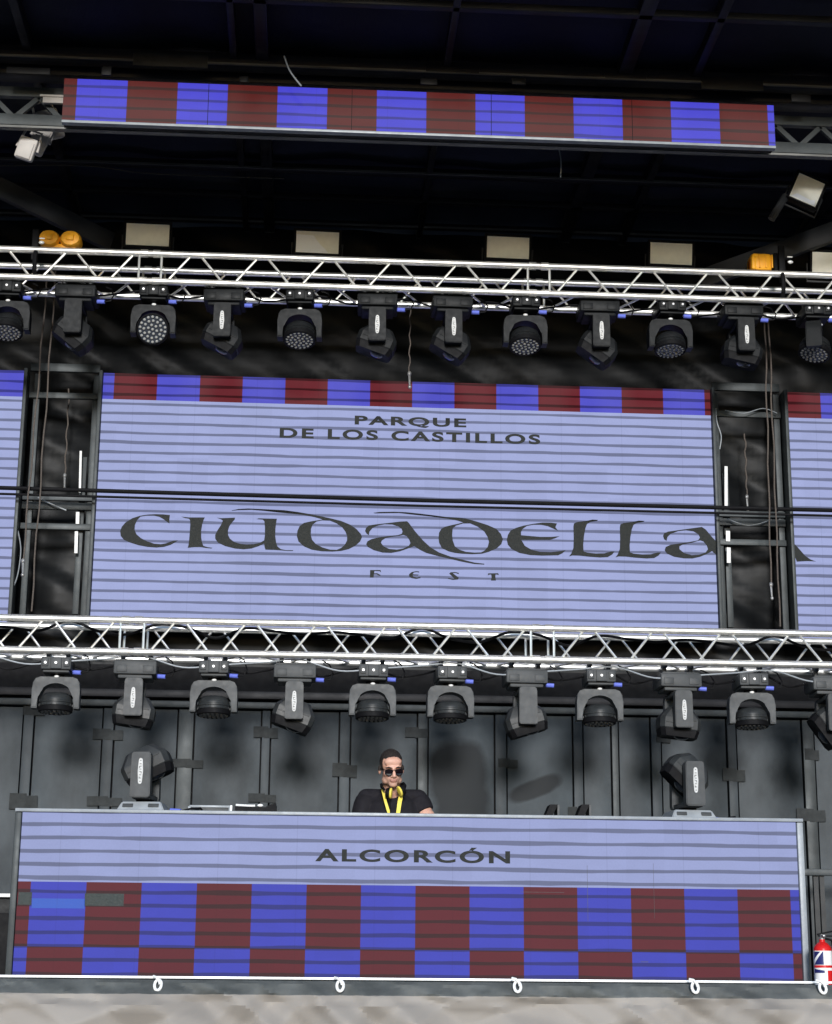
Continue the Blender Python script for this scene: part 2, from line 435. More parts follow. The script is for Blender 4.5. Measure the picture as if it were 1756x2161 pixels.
# ================================================================= LED SCREENS
SQ = .3474
def led_cols(lav, blu, red, w, gain=1.46):
    return [tuple(max(0, c-w)/gain for c in srgb(*k)) for k in (lav, blu, red)]
def led_screen(name, x0, x1, z0, z1, Y, rows, off, per, first, cols, strength, width, dark, label, cat, wash=.05, tone=None, day=1.2):
    LAV, BLU, RED = led_cols(*tone, wash*day)
    """rows: list of (height, kind) from the top; kind 0 lavender, 1 / 2 checker starting blue / red"""
    cx = (x0+x1)/2
    t = thing(name, (cx, Y, z0), label, cat)
    zt = z1-z0
    mats = [led_mat(name+'_'+k, c, s_, per, zt-first-per/2, width, dk, wash) for k, c, s_, dk in
            (('lavender', LAV, strength, dark), ('blue', BLU, strength, dark*1.0), ('red', RED, strength, dark*.75))]
    b = MB(); z = zt
    for h, kind in rows:
        zb = max(0, z-h)
        if kind == 0:
            b.mi = 0; b.quad((x0-cx, 0, zb), (x1-cx, 0, zb), (x1-cx, 0, z), (x0-cx, 0, z))
        else:
            xs = [x0]; k = x0+off
            while k < x1-1e-3:
                if k > x0+1e-3: xs.append(k)
                k += SQ
            xs.append(x1)
            for i in range(len(xs)-1):
                b.mi = 1 + ((i + kind-1) % 2)
                b.quad((xs[i]-cx, 0, zb), (xs[i+1]-cx, 0, zb), (xs[i+1]-cx, 0, z), (xs[i]-cx, 0, z))
        z = zb
    b.build('display', mats, t, smooth=False)
    return t
MTONE = ((162, 171, 216), (88, 88, 200), (108, 48, 54))
SY, SX0, SX1, SZ0, SZ1 = 13.68, -1.716, 3.284, 4.25, 6.329
main = led_screen('main_screen', SX0, SX1, SZ0, SZ1, SY, [(.222, 1), (3, 0)], .088, .0817, .257, 2, 1.0, .32, .43,
                  'large central LED screen reading CIUDADELLA FEST between the two trusses', 'LED screen', .009, MTONE, 1.0)
left = led_screen('side_screen', -5.4, -2.355, SZ0, SZ1, SY, [(.222, 1), (3, 0)], .27, .0817, .257, 2, 1.0, .32, .43,
                  'LED side screen at the left edge, blank lavender under a blue block', 'LED screen', .009, MTONE, 1.0)
right = led_screen('side_screen', 3.931, 6.9, SZ0, SZ1, SY, [(.222, 2), (3, 0)], .285, .0817, .257, 2, 1.0, .32, .43,
                   'LED side screen at the right edge carrying the tail of a letter', 'LED screen', .009, MTONE, 1.0)
for t, w in ((main, 5.0), (left, 3.045), (right, 2.969)):
    MB().box((0, .055, (SZ1-SZ0)/2), (w-.002, .10, SZ1-SZ0-.002)).build('cabinet', M['dark'], t)
def fr(t, x, w=.028):                                   # edge profile beside a screen
    MB().box((x, .03, (SZ1-SZ0)/2), (w, .15, SZ1-SZ0+.02), bev=.004).build('edge_profile', M['frame'], t)
fr(main, -2.5-.018); fr(main, 2.5+.018); fr(left, 1.5225+.018); fr(right, -1.4845-.018)

# lettering of the main screen, traced outlines
def K(origin, sc, pts): return [(origin[0]+x/sc, origin[1]+y/sc) for x, y in pts]
L1, L2, L3, L4, L5 = (240, 1060), (600, 1060), (960, 1060), (1330, 1060), (760, 1190)
_C = [(515,118),(450,112),(385,110),(310,114),(240,125),(170,148),(110,185),(75,225),(60,265),(65,310),(95,345),(150,370),(230,395),(310,410),(390,416),(460,410),(520,392),(560,370),(590,350),(550,352),(520,362),(480,377),(430,385),(370,380),(310,360),(250,330),(210,295),(192,255),(195,210),(215,165),(245,133),(300,124),(370,124),(420,135),(460,158),(495,185),(512,195),(510,165)]
_I = [(620,133),(690,140),(835,140),(825,160),(812,200),(802,260),(802,320),(808,365),(822,400),(860,412),(905,418),(895,424),(850,421),(800,412),(740,412),(678,418),(685,395),(692,340),(698,270),(702,200),(700,165),(690,152),(650,145)]
_U = [(945,143),(985,147),(1112,142),(1108,160),(1085,185),(1060,220),(1047,260),(1048,300),(1065,335),(1105,365),(1160,382),(1215,388),(1280,385),(1340,372),(1378,350),(1385,300),(1385,230),(1380,175),(1365,160),(1308,155),(1330,148),(1390,150),(1495,152),(1490,180),(1482,240),(1480,310),(1488,370),(1500,405),(1530,430),(1580,440),(1645,440),(1640,447),(1590,447),(1540,442),(1480,438),(1390,435),(1382,410),(1378,378),(1330,402),(1260,425),(1190,432),(1110,425),(1020,402),(955,370),(930,335),(930,300),(950,260),(985,205),(1000,170),(985,158)]
_D = [(-482,76),(-420,63),(-330,58),(-200,64),(0,74),(120,90),(240,110),(340,130),(430,150),(520,172),(600,205),(660,245),(700,290),(712,320),(695,360),(650,400),(590,430),(520,447),(440,453),(340,450),(250,435),(180,405),(130,360),(115,310),(120,265),(140,220),(180,190),(250,175),(330,163),(350,158),(280,138),(180,118),(60,104),(-60,94),(-180,80),(-300,70),(-420,73),(-480,79)]
_Dh = [(345,167),(420,170),(480,195),(530,230),(560,270),(575,310),(575,350),(555,390),(520,420),(480,437),(420,435),(350,415),(290,385),(255,345),(243,300),(245,245),(260,205),(295,178)]
_A = [(740,265),(748,238),(775,213),(850,202),(960,190),(1060,178),(1125,175),(1140,190),(1200,270),(1270,350),(1340,415),(1420,462),(1520,498),(1630,526),(1740,553),(1832,564),(1832,572),(1740,567),(1630,546),(1520,520),(1400,492),(1300,465),(1240,435),(1190,402),(1130,425),(1060,450),(980,465),(900,462),(820,440),(765,410),(750,385),(762,358),(800,338),(870,322),(960,310),(1040,302),(1075,290),(1083,270),(1075,245),(1045,222),(990,205),(920,203),(860,212),(810,235),(780,270),(775,302),(755,290)]
_Ah = [(1090,300),(1120,310),(1145,345),(1155,375),(1140,400),(1090,425),(1030,435),(960,428),(910,405),(885,372),(895,350),(930,328),(1000,315),(1060,306)]
_D2 = [(-747,98),(-690,90),(-560,88),(-450,92),(-330,104),(-200,120),(-80,136),(20,142),(100,150),(200,178),(300,210),(380,245),(420,290),(440,340),(425,385),(380,425),(310,455),(250,472),(160,477),(60,472),(0,465),(-60,450),(-120,420),(-145,370),(-150,330),(-145,280),(-125,245),(-90,225),(-20,208),(20,200),(75,186),(20,168),(-62,152),(-222,131),(-362,117),(-512,100),(-732,103)]
_D2h = [(75,195),(140,195),(210,225),(270,270),(300,320),(312,365),(300,410),(270,445),(240,460),(180,462),(100,455),(40,435),(0,405),(-20,350),(-25,300),(-20,240),(10,215)]
_E = [(935,195),(880,188),(800,187),(720,198),(630,215),(560,235),(510,260),(485,300),(475,345),(485,390),(520,430),(590,465),(690,485),(800,490),(890,488),(945,487),(985,468),(1015,440),(965,448),(880,458),(780,455),(700,435),(640,400),(608,345),(700,345),(870,345),(915,332),(958,312),(880,318),(780,318),(606,303),(605,275),(620,245),(660,218),(720,207),(790,208),(850,220),(900,242),(945,262),(920,230)]
_L = [(1085,225),(1090,195),(1120,182),(1200,172),(1260,160),(1312,163),(1300,172),(1240,182),(1210,200),(1195,240),(1182,310),(1175,390),(1178,450),(1210,462),(1290,470),(1370,468),(1430,452),(1462,452),(1440,480),(1400,503),(1330,507),(1230,500),(1140,490),(1075,488),(1045,497),(1065,470),(1085,420),(1088,330)]
_A2 = [(300,310),(310,285),(345,270),(450,255),(560,240),(655,227),(690,250),(740,310),(783,356),(783,478),(760,460),(750,448),(700,475),(640,500),(570,516),(490,515),(400,500),(335,470),(315,440),(325,410),(370,390),(450,378),(540,365),(620,350),(638,325),(625,295),(580,268),(510,258),(440,265),(370,290),(340,320),(332,355),(310,340)]
_A2h = [(640,350),(670,360),(700,395),(712,430),(690,460),(630,482),(560,485),(490,465),(450,430),(450,405),(480,388),(560,372)]
_T = [(1497,378),(1530,410),(1600,490),(1650,525),(1700,543),(1620,540),(1525,545),(1508,500)]
FESTL = [[(115,72),(235,72),(240,100),(225,85),(165,82),(160,110),(195,108),(238,130),(225,138),(190,122),(158,122),(155,158),(112,158)],
 [(675,88),(640,85),(590,95),(560,120),(562,145),(590,165),(640,173),(690,165),(692,150),(650,158),(610,148),(600,132),(660,132),(675,125),(602,120),(615,100),(650,95),(675,100)],
 [(1035,98),(1090,95),(1130,105),(1128,118),(1090,105),(1060,108),(1130,160),(1120,180),(1060,185),(1005,172),(1010,163),(1060,172),(1080,170),(1020,112)],
 [(1465,110),(1580,108),(1588,130),(1575,125),(1550,122),(1548,150),(1555,192),(1498,192),(1505,150),(1500,122),(1475,125),(1462,135)]]
S_ = 4.34
glyphs = [[K(L1,S_,_C)],[K(L1,S_,_I)],[K(L1,S_,_U)],[K(L2,S_,_D),K(L2,S_,_Dh)],[K(L2,S_,_A),K(L2,S_,_Ah)],[K(L3,S_,_D2),K(L3,S_,_D2h)],[K(L3,S_,_E)],[K(L3,S_,_L)],
          [K(L3,S_,[(x+425,y+9) for x,y in _L])],[K(L4,S_,_A2),K(L4,S_,_A2h)]]
def glyph(loops, parent, Y, name='letter', dy=.004):
    o = parent.location
    lp = [[(at(px, py, Y).x-o.x, at(px, py, Y).z-o.z) for px, py in l] for l in loops]
    me = curve_fill(lp, .003); me.materials.append(M['lead']); return link(name, me, parent, (0, -dy, 0))
for g in glyphs: glyph(g, main, SY)
for g in FESTL: glyph([K(L5, 5.425, g)], main, SY)
glyph([K(L4, S_, _T)], right, SY)
def split_letters(me, mat, parent, loc):
    """each letter of a word as a mesh of its own (an accent stays with its letter)"""
    bm = bmesh.new(); bm.from_mesh(me); isl = []; seen = set()
    for v in bm.verts:
        if v in seen: continue
        st = [v]; cur = {v}
        while st:
            for e in st.pop().link_edges:
                for o in e.verts:
                    if o not in cur: cur.add(o); st.append(o)
        seen |= cur; isl.append([min(o.co.x for o in cur), max(o.co.x for o in cur), cur])
    isl.sort(key=lambda t: t[0]); gr = []
    for a, b_, c in isl:
        if gr and a < gr[-1][1]-1e-4: gr[-1][1] = max(gr[-1][1], b_); gr[-1][2] |= c
        else: gr.append([a, b_, set(c)])
    for a, b_, c in gr:
        idx = {}; nb = bmesh.new()
        for v in c: idx[v] = nb.verts.new(v.co - Vector((a, 0, 0)))
        for f in bm.faces:
            if f.verts[0] in c: nb.faces.new([idx[v] for v in f.verts])
        m2 = bpy.data.meshes.new('letter'); nb.to_mesh(m2); nb.free(); m2.materials.append(mat)
        link('letter', m2, parent, Vector(loc)+Vector((a, 0, 0)))
    bm.free(); bpy.data.meshes.remove(me)
def words(txt, parent, Y, xl, xr, ytop_l, ybot_l, ybot_r, sp, bold):
    a, b_, c = at(xl, ybot_l, Y), at(xr, ybot_r, Y), at(xl, ytop_l, Y)
    o = parent.location
    split_letters(text_mesh(txt, b_.x-a.x, c.z-a.z, sp, bold), M['lead'], parent, (a.x-o.x, -.004, (a.z+b_.z)/2-o.z))
words('PARQUE', main, SY, 748.5, 984, 877.5, 895.5, 901, 1.2, .034)
words('DE LOS CASTILLOS', main, SY, 590, 1140, 904, 924, 936, 1.24, .034)

# ---------------------------------------------------------------- banner screen under the roof
BY = 11.17
ban = led_screen('banner_screen', -1.785, 3.215, 7.306, 7.620, BY, [(1, 2)], .090, .0785, .054, 2, 1.0, .30, .45,
                 'long narrow LED banner of blue and red blocks hanging under the roof', 'LED screen', .035, ((160,165,210), (86, 84, 212), (100, 40, 42)), 1.15)
MB().box((0, .065, .157), (4.998, .12, .312)).build('cabinet', M['dark'], ban)
MB().box((0, .012, -.016), (5.0, .05, .020), bev=.003).build('bottom_rail', M['silver'], ban)
for x in (-1.5, -.5, .48, 1.48): MB().box((x, -.001, .157), (.004, .002, .314)).build('seam', M['blackseam'], ban)
# black girder that carries it
gi = thing('roof_girder', (.7, BY+.24, 7.3), 'black steel lattice girder behind the LED banner', 'girder')
zt, zb = at(60, 184, BY+.15).z-7.3, at(60, 247, BY+.15).z-7.3
MB().box((0, 0, zt), (12.4, .05, .075), bev=.005).build('chord', M['frame'], gi)
MB().box((0, -.02, zb), (12.4, .07, .085), bev=.005).build('chord', M['frame'], gi)
MB().box((0, -.04, zb-.06), (12.4, .05, .016)).build('edge_strip', M['purlin2'], gi)
xk = -5.99
while xk < 6:
    for s_ in (1, -1):
        d = Vector((.16*s_, 0, -(zt-zb-.07))); L = d.length
        ob = MB().box((0, 0, 0), (L, .03, .035)).build('lattice_bar', M['frame'], gi, (xk+.08*s_, 0, (zt+zb)/2))
        ob.rotation_euler = d.to_track_quat('X', 'Z').to_euler()
    xk += .33
c = at(115, 213, BY+.18)
tb = MB(); tb.box((0, 0, .0), (.16, .03, .045), bev=.004); tb.box((0, -.017, .03), (.2, .01, .014))
tag(tb.build('bracket', M['lampwhite'], None, c), 'pale bracket at the left end of the LED banner', 'bracket')

# ================================================================= TRUSSES
def truss(name, Y, zbot, h, dpt, label, pitch=.53, x0=-3.6, x1=5.0, ph=0.0):
    t = thing(name, (.22, Y, zbot), label, 'truss', 'aluminium lighting trusses')
    r = .0255; ox = .22
    corners = {'ft': (0, h), 'fb': (0, 0), 'bt': (dpt, h), 'bb': (dpt, 0)}
    for k, (yy, zz) in corners.items():
        b = MB(); b.tube([(x0-ox, yy, zz), (x1-ox, yy, zz)], r, 14)
        for j in (-1.28, 1.72, 4.72):                   # coupler sleeves
            b.tube([(j-.075-ox, yy, zz), (j-.02-ox, yy, zz)], r*1.22, 14); b.tube([(j+.02-ox, yy, zz), (j+.075-ox, yy, zz)], r*1.22, 14)
        b.build('chord', M['alu'], t)
    def bar(p, q, rr=.0095):
        p = Vector(p); q = Vector(q)
        MB().tube([p, q], rr, 8).build('brace', M['alu'], t)
    joints = [-4.28, -1.28, 1.72, 4.72]
    for s0, s1 in zip(joints, joints[1:]):
        a, b_ = s0+.09, s1-.09
        hp_ = (b_-a)/11; g1, g2 = .03, .04
        for k in range(11):                             # five and a half V's per three metre section
            p, q = a+k*hp_, a+(k+1)*hp_
            if q < x0 or p > x1-.1: continue
            up = k % 2 == 0
            ga, gb = (g2, g1) if up else (g1, g2)
            bar((p+ga-ox, 0, 0 if up else h), (q-gb-ox, 0, h if up else 0))
            bar((p+gb-ox, dpt, h if up else 0), (q-ga-ox, dpt, 0 if up else h), .0085)
            bar((p+gb-ox, dpt if up else 0, 0), (q-ga-ox, 0 if up else dpt, 0), .0085)
    for j in (-1.28, 1.72, 4.72):
        for e in (-.085, .085):
            bar((j+e-ox, 0, 0), (j+e-ox, 0, h)); bar((j+e-ox, dpt, 0), (j+e-ox, dpt, h))
    return t
TY = 12.65
UZ = at(878, 611, TY).z; UH = at(878, 553.5, TY).z-UZ
LZ = at(880, 1387, TY).z; LH = at(880, 1320.5, TY).z-LZ
utr = truss('lighting_truss', TY, UZ, UH, .33, 'upper silver box truss carrying flood lamps on top and moving heads below')
ltr = truss('lighting_truss', TY, LZ, LH, .31, 'lower silver box truss in front of the bottom edge of the main screen')

# ---------------------------------------------------------------- black bar across the screens
pb0, pb1 = at(-250, 1022, 13.5), at(2000, 1083, 13.5)
ob = thing('cross_pipe', ((pb0+pb1)/2), 'black double pipe running across all three LED screens', 'pipe')
for dz, r in ((0, .017), (-.045, .010)):
    MB().tube([(pb0-ob.location)+Vector((0, .02*(dz < 0), dz)), Vector((0, 0, dz-.012)), (pb1-ob.location)+Vector((0, 0, dz))], r, 10).build('pipe' if dz == 0 else 'cable', M['dark'], ob)

# ---------------------------------------------------------------- frames in the gaps between screens
def gap_frame(xl, xr, side, label):
    Y = 13.80
    t = thing('screen_frame', ((xl+xr)/2, Y, 4.25), label, 'frame', 'steel frames between the screens')
    w = xr-xl; o = t.location
    for x in (-w/2+.06, w/2-.03) if side < 0 else (-w/2+.03, w/2-.03):
        MB().box((x, 0, 1.04), (.05, .05, 2.10), bev=.005).build('post', M['frame'], t)
    b = MB().box(((w/2-.10) if side < 0 else (-w/2+.10), .03, .75), (.05, .04, 1.3), bev=.004); b.build('post', M['frame'], t)
    for z, h in ((2.10, .07), (1.86, .05), (1.0, .05), (.93, .06), (.76, .05), (.0, .08)):
        MB().box((0, -.035, z+.04), (w-.004, .03, h), bev=.004).build('crossbar', M['frame'], t)
    # white plates on the post
    xx = (w/2-.115) if side < 0 else (-w/2+.085)
    if side < 0: segs = ((1.08, 1.43, .018, 0), (.82, .92, .028, 0), (.58, .76, .026, 0))
    else: segs = ((1.10, 1.44, .026, 0), (.80, .89, .034, 0), (.62, .75, .032, 0))
    for z0, z1, ww, _ in segs:
        MB().box((xx, -.06, (z0+z1)/2), (ww, .006, z1-z0), (0, R(2*side), 0), bev=.002).build('reflector_strip', M['white'], t)
    return t
gap_frame(-2.32, -1.752, -1, 'grey steel ladder frame in the gap left of the main screen')
gap_frame(3.32, 3.895, 1, 'grey steel ladder frame in the gap right of the main screen')

# ---------------------------------------------------------------- hanging ropes
def rope(p0, p1, r, label, hook, name='rope'):
    t = thing(name, p0, label, 'rope', 'ropes hanging in the screen gaps')
    d = p1-p0; pts = [d*k/14 + Vector((.006*math.sin(k*1.7+p0.x), .006*math.cos(k*1.3), 0)) for k in range(15)]
    MB().tube(pts, r, 7).build('strand', M['rope'], t)
    if hook:
        b = MB(); b.ell(d+Vector((0, 0, -.015)), (.016, .016, .022), seg=10)
        b.tube([d+Vector((0, 0, -.03)), d+Vector((.004, 0, -.12))], [.010, .007], 8)
        b.ell(d+Vector((.004, 0, -.125)), (.014, .012, .016), seg=10); b.build('hook', M['chain'], t)
    return t
RYY = 13.45
rope(at(102, 560, RYY), at(49, 1180, RYY), .0065, 'left rope in the left screen gap, ending in a steel hook', True)
rope(at(119, 560, RYY), at(66, 1290, RYY), .0065, 'right rope in the left screen gap, falling behind the lower truss', False)
rope(at(1614, 660, RYY), at(1627, 1230, RYY), .0065, 'left rope in the right screen gap, ending in a steel hook', True)
rope(at(1622, 660, RYY), at(1646, 1322, RYY), .0065, 'right rope in the right screen gap, falling behind the lower truss', False)
rope(at(146, 820, 13.95), at(137, 1000, 13.95), .006, 'short cord with metal hook behind the left frame', True)
rope(at(1572, 915, 13.95), at(1576, 1045, 13.95), .006, 'short cord with metal hook behind the right frame', True)
rope(at(866, 650, 13.2), at(864, 785, 13.2), .005, 'thin chain hanging above the middle of the main screen', True)

# ================================================================= MOVING HEADS
def oct_ring(hx, hy, z, ch):
    return [Vector(p) for p in ((hx, -hy+ch, z), (hx, hy-ch, z), (hx-ch, hy, z), (-hx+ch, hy, z), (-hx, hy-ch, z), (-hx, -hy+ch, z), (-hx+ch, -hy, z), (hx-ch, -hy, z))]
def plug(t, x, z):
    b = MB(); b.tube([(x, -.02, z), (x+.06, -.03, z-.004)], .016, 10); b.build('power_plug', M['blue'], t)
    pts = [(x+.055, -.03, z-.004), (x+.105, -.04, z+.0), (x+.125, -.03, z+.05), (x+.10, .02, z+.12), (x+.05, .08, z+.16)]
    MB().tube(pts, .006, 6).build('power_cable', M['dark'], t)
def clamps(t, w):
    for x in (-w, w):
        b = MB()
        b.box((x, 0, .005), (.03, .07, .06), bev=.006); b.tube([(x-.012, 0, .035), (x+.012, 0, .035)], .034, 12); b.box((x+.01, -.045, .03), (.012, .02, .03), bev=.003)
        b.build('clamp', M['steel'], t)
def make_wash(mat):
    t = thing('wash_light', (0, 0, 0), 'wash', 'stage light')
    clamps(t, .07)
    b = MB(); b.box((0, 0, -.070), (.215, .30, .092), bev=.010); b.box((0, -.151, -.070), (.082, .02, .085), bev=.006)
    for x in (-.076, .076): b.box((x, -.152, -.066), (.044, .012, .060), bev=.005)
    b.box((0, 0, -.125), (.19, .25, .02), bev=.008)
    bs = b.build('base', mat, t)
    for x in (-.075, 0, .075): MB().tube([(x, -.165, -.070), (x, -.154, -.070)], .009, 12).build('bolt', M['chain'], bs)
    MB().tube([(0, 0, -.13), (0, 0, -.16)], .05, 20).build('pan_bearing', M['dark'], t)
    # yoke, arched, open below
    out = [(-.172, -.385), (-.172, -.25), (-.166, -.198), (-.148, -.168), (-.115, -.156), (.115, -.156), (.148, -.168), (.166, -.198), (.172, -.25), (.172, -.385), (.130, -.385), (.128, -.32)]
    arch = [(.126*math.cos(a), -.315+.112*math.sin(a)) for a in [R(d) for d in range(5, 176, 10)]]
    b = MB(); b.prism(out+arch+[(-.128, -.32), (-.130, -.385)], -.06, .06)
    bmesh.ops.bevel(b.bm, geom=[e for e in b.bm.edges if abs(e.verts[0].co.y-e.verts[1].co.y) < 1e-6], offset=.007, segments=2, affect='EDGES')
    yk = b.build('yoke', mat, t)
    b = MB(); b.ell((0, -.055, -.154), (.018, .012, .010), seg=12); b.build('pan_screw', M['white'], yk)
    b = MB()
    b.lathe([(.04, .070), (.085, .060), (.110, .036), (.116, .012), (.116, .004), (.122, .0), (.122, -.010), (.117, -.014), (.118, -.034), (.110, -.035)], n=40)
    for k in range(18):
        a = k*math.tau/18; b.box((.117*math.cos(a), .117*math.sin(a), -.024), (.008, .012, .016), (0, 0, a))
    hd = b.build('head', M['headblack'] if mat == M['blackgrey'] else mat, t, (0, 0, -.335))
    MB().lathe([(.110, -.0345), (.124, -.038), (.123, -.070), (.113, -.076), (.110, -.064)], n=40).build('front_ring', M['dark'], hd)
    MB().lathe([(.001, -.066), (.109, -.0662)], n=36).build('lens_plate', M['glass'], hd)
    for ring, cnt in ((0, 1), (.034, 6), (.066, 12), (.096, 18)):
        for k in range(cnt):
            a = k*math.tau/cnt+ring*9; MB().lathe([(.0105, -.0661), (.0105, -.074), (.006, -.078)], Matrix.Translation((ring*math.cos(a), ring*math.sin(a), 0)), 10).build('lens_cell', M['cell'], hd)
    plug(t, .110, -.115)
    return t
def label_plate(parent, x, y, z, hh=.075):
    b = MB(); poly = []
    for k in range(9):
        a = R(180*k/8); poly.append((x+.013*math.cos(a), z+hh-.016+.016*math.sin(a)))
    poly += [(x-.0175, z)]
    for k in range(9):
        a = R(180+180*k/8); poly.append((x+.013*math.cos(a), z-hh+.016+.016*math.sin(a)))
    poly += [(x+.0175, z)]
    b.prism(poly, y-.004, y)
    b.mi = 1                                    # worn unreadable print running up the plate
    for k, (dz, h, w, dx) in enumerate(((-.80, .05, .008, 0), (-.52, .14, .004, -.006), (-.55, .04, .014, 0), (-.30, .04, .014, 0), (-.12, .16, .004, .006), (-.06, .04, .013, 0), (.14, .04, .014, 0), (.30, .16, .004, -.006), (.36, .04, .012, 0), (.55, .04, .013, 0), (.80, .05, .008, 0))):
        b.box((x+dx, y-.0042, z+dz*hh), (w, .0012, h*hh))
    return b.build('label_plate', [M['plate'], M['black']], parent)
def beam_head(mat, t, piv):
    b = MB()
    b.rings([oct_ring(.075, .055, .112, .02), oct_ring(.090, .070, .108, .025), oct_ring(.148, .098, .035, .03), oct_ring(.153, .10, .02, .03), oct_ring(.152, .10, -.045, .03), oct_ring(.146, .097, -.052, .03)])
    b.box((.06, -.098, .02), (.10, .012, .008), bev=.002); b.box((-.085, -.098, -.01), (.06, .010, .008), bev=.002)
    for k in range(4): b.box((0, .096, .05-.03*k), (.15, .012, .010), bev=.002)
    hd = b.build('head', M['headblack'] if mat == M['blackgrey'] else mat, t, piv, angle=16)
    b = MB(); b.rings([oct_ring(.144, .096, -.051, .03), oct_ring(.147, .098, -.060, .03), oct_ring(.134, .090, -.108, .03), oct_ring(.080, .066, -.100, .025)])
    b.build('front_bezel', M['dark'], hd)
    b = MB(); b.lathe([(.001, -.118), (.035, -.114), (.052, -.104), (.056, -.098)], Matrix.Translation((.03, 0, 0)), 24); b.build('lens', M['glass'], hd)
    return hd
def make_beam(mat, label=True, desk=False):
    t = thing('beam_light', (0, 0, 0), 'beam', 'stage light')
    s = 1
    if not desk:
        clamps(t, .10)
        b = MB(); b.box((0, 0, -.085), (.31, .27, .10), bev=.012); b.box((0, 0, -.148), (.25, .22, .03), bev=.012)
        for x in (-.095, .095): b.box((x, -.136, -.095), (.075, .008, .05), bev=.003)
        b.box((0, 0, -.032), (.28, .25, .012), bev=.004)
        bs = b.build('base', mat, t)
        MB().tube([(0, 0, -.145), (0, 0, -.17)], .055, 20).build('pan_bearing', M['dark'], t)
        b = MB()
        for y0, y1 in ((-.185, -.118), (.118, .185)):
            b.prism([(-.055, -.170), (.055, -.170), (.065, -.19), (.067, -.425), (.062, -.442), (-.062, -.442), (-.067, -.425), (-.065, -.19)], y0, y1)
        b.box((0, 0, -.185), (.12, .26, .032), bev=.006)
        bmesh.ops.bevel(b.bm, geom=b.bm.edges[:], offset=.005, segments=2, affect='EDGES')
        yk = b.build('yoke', mat, t); piv = (0, 0, -.392)
        if label: label_plate(yk, 0, -.187, -.315)
        beam_head(mat, t, piv); plug(t, .155, -.13)
    else:
        b = MB()
        b.rings([[Vector(p) for p in ((-.16, -.16, 0), (.16, -.16, 0), (.16, .16, 0), (-.16, .16, 0))], [Vector(p) for p in ((-.155, -.155, .03), (.155, -.155, .03), (.155, .155, .03), (-.155, .155, .03))], [Vector(p) for p in ((-.128, -.128, .082), (.128, -.128, .082), (.128, .128, .082), (-.128, .128, .082))]])
        bmesh.ops.bevel(b.bm, geom=b.bm.edges[:], offset=.006, segments=2, affect='EDGES')
        bs = b.build('base', M['silver'], t)
        b = MB()
        for x in (-.085, .085): b.box((x, -.147, .056), (.07, .008, .026), (R(-28), 0, 0), bev=.003)
        b.build('vent', M['blackgrey'], bs)
        MB().tube([(0, 0, .08), (0, 0, .105)], .06, 20).build('pan_bearing', M['dark'], t)
        b = MB()
        for y0, y1 in ((-.20, -.125), (.125, .20)):
            b.prism([(-.060, .105), (.060, .105), (.067, .12), (.064, .385), (.058, .402), (-.058, .402), (-.064, .385), (-.067, .12)], y0, y1)
        b.box((0, 0, .118), (.12, .30, .034), bev=.006)
        bmesh.ops.bevel(b.bm, geom=b.bm.edges[:], offset=.006, segments=2, affect='EDGES')
        yk = b.build('yoke', mat, t); piv = (0, 0, .335)
        if label: label_plate(yk, 0, -.202, .275, .085)
        beam_head(mat, t, piv)
    return t
PW_L = make_wash(M['blackgrey']); PB_L = make_beam(M['blackgrey']); PN_L = make_beam(M['blackgrey'], False)
PW_U = make_wash(M['black']); PB_U = make_beam(M['black']); PN_U = make_beam(M['black'], False)
PD = make_beam(M['blackgrey'], True, True)
used = set()
def put(proto, loc, label, group, tilt=(0, 0, 0), rz=0, yoke=0):
    t = proto if id(proto) not in used else copy_tree(proto)
    used.add(id(proto)); t.location = loc; t.rotation_euler = (0, 0, rz); tag(t, label, 'stage light', group)
    h = child(t, 'head'); h.rotation_euler = [R(a) for a in tilt]
    if yoke:
        y = child(t, 'yoke'); y.rotation_euler = (0, 0, R(yoke))
    return t
GU, GL = 'moving heads hanging from the upper truss', 'moving heads hanging from the lower truss'
HY = TY+.17
# photo x of the fixture and of its base row -> hang point
upper = [(22, 'w', (-14, 0, 0), 'black wash light at the left edge under the upper truss, half cut by the frame'),
         (165, 'n', (0, 38, 0), 'beam light without a label plate under the upper truss, in front of the left ropes'),
         (328, 'w', (-68, 0, 0), 'wash light under the upper truss with its round face of lamps turned to the audience'),
         (476, 'b', (0, 28, 0), 'beam light under the upper truss, directly right of the wash light facing the audience'),
         (635, 'w', (-16, 0, 0), 'wash light under the upper truss below the flood lamp with the white reflection'),
         (797, 'b', (0, 20, 0), 'beam light under the upper truss just left of the thin hanging chain'),
         (953, 'b', (0, 30, 0), 'beam light under the upper truss just right of the thin hanging chain'),
         (1107, 'w', (-16, 0, 0), 'wash light under the upper truss right below its right joint'),
         (1261, 'b', (0, 36, 0), 'beam light under the upper truss between the two right-hand wash lights'),
         (1411, 'w', (-10, 0, 0), 'wash light under the upper truss below the fourth flood lamp'),
         (1561, 'b', (0, 12, 0), 'beam light under the upper truss beside the right ropes, with red marks on its plate'),
         (1716, 'w', (-12, 14, 0), 'wash light at the right edge under the upper truss, turned sideways')]
for px, k, tilt, lab in upper:
    py = 592 + (px-22)*.0285
    p = at(px, py+8, HY)
    t = put({'w': PW_U, 'b': PB_U, 'n': PN_U}[k], p, lab, GU, tilt, rz=R(random.uniform(-3, 3)))
    if px == 1716: 
        child(t, 'yoke').rotation_euler = (0, 0, R(72)); 
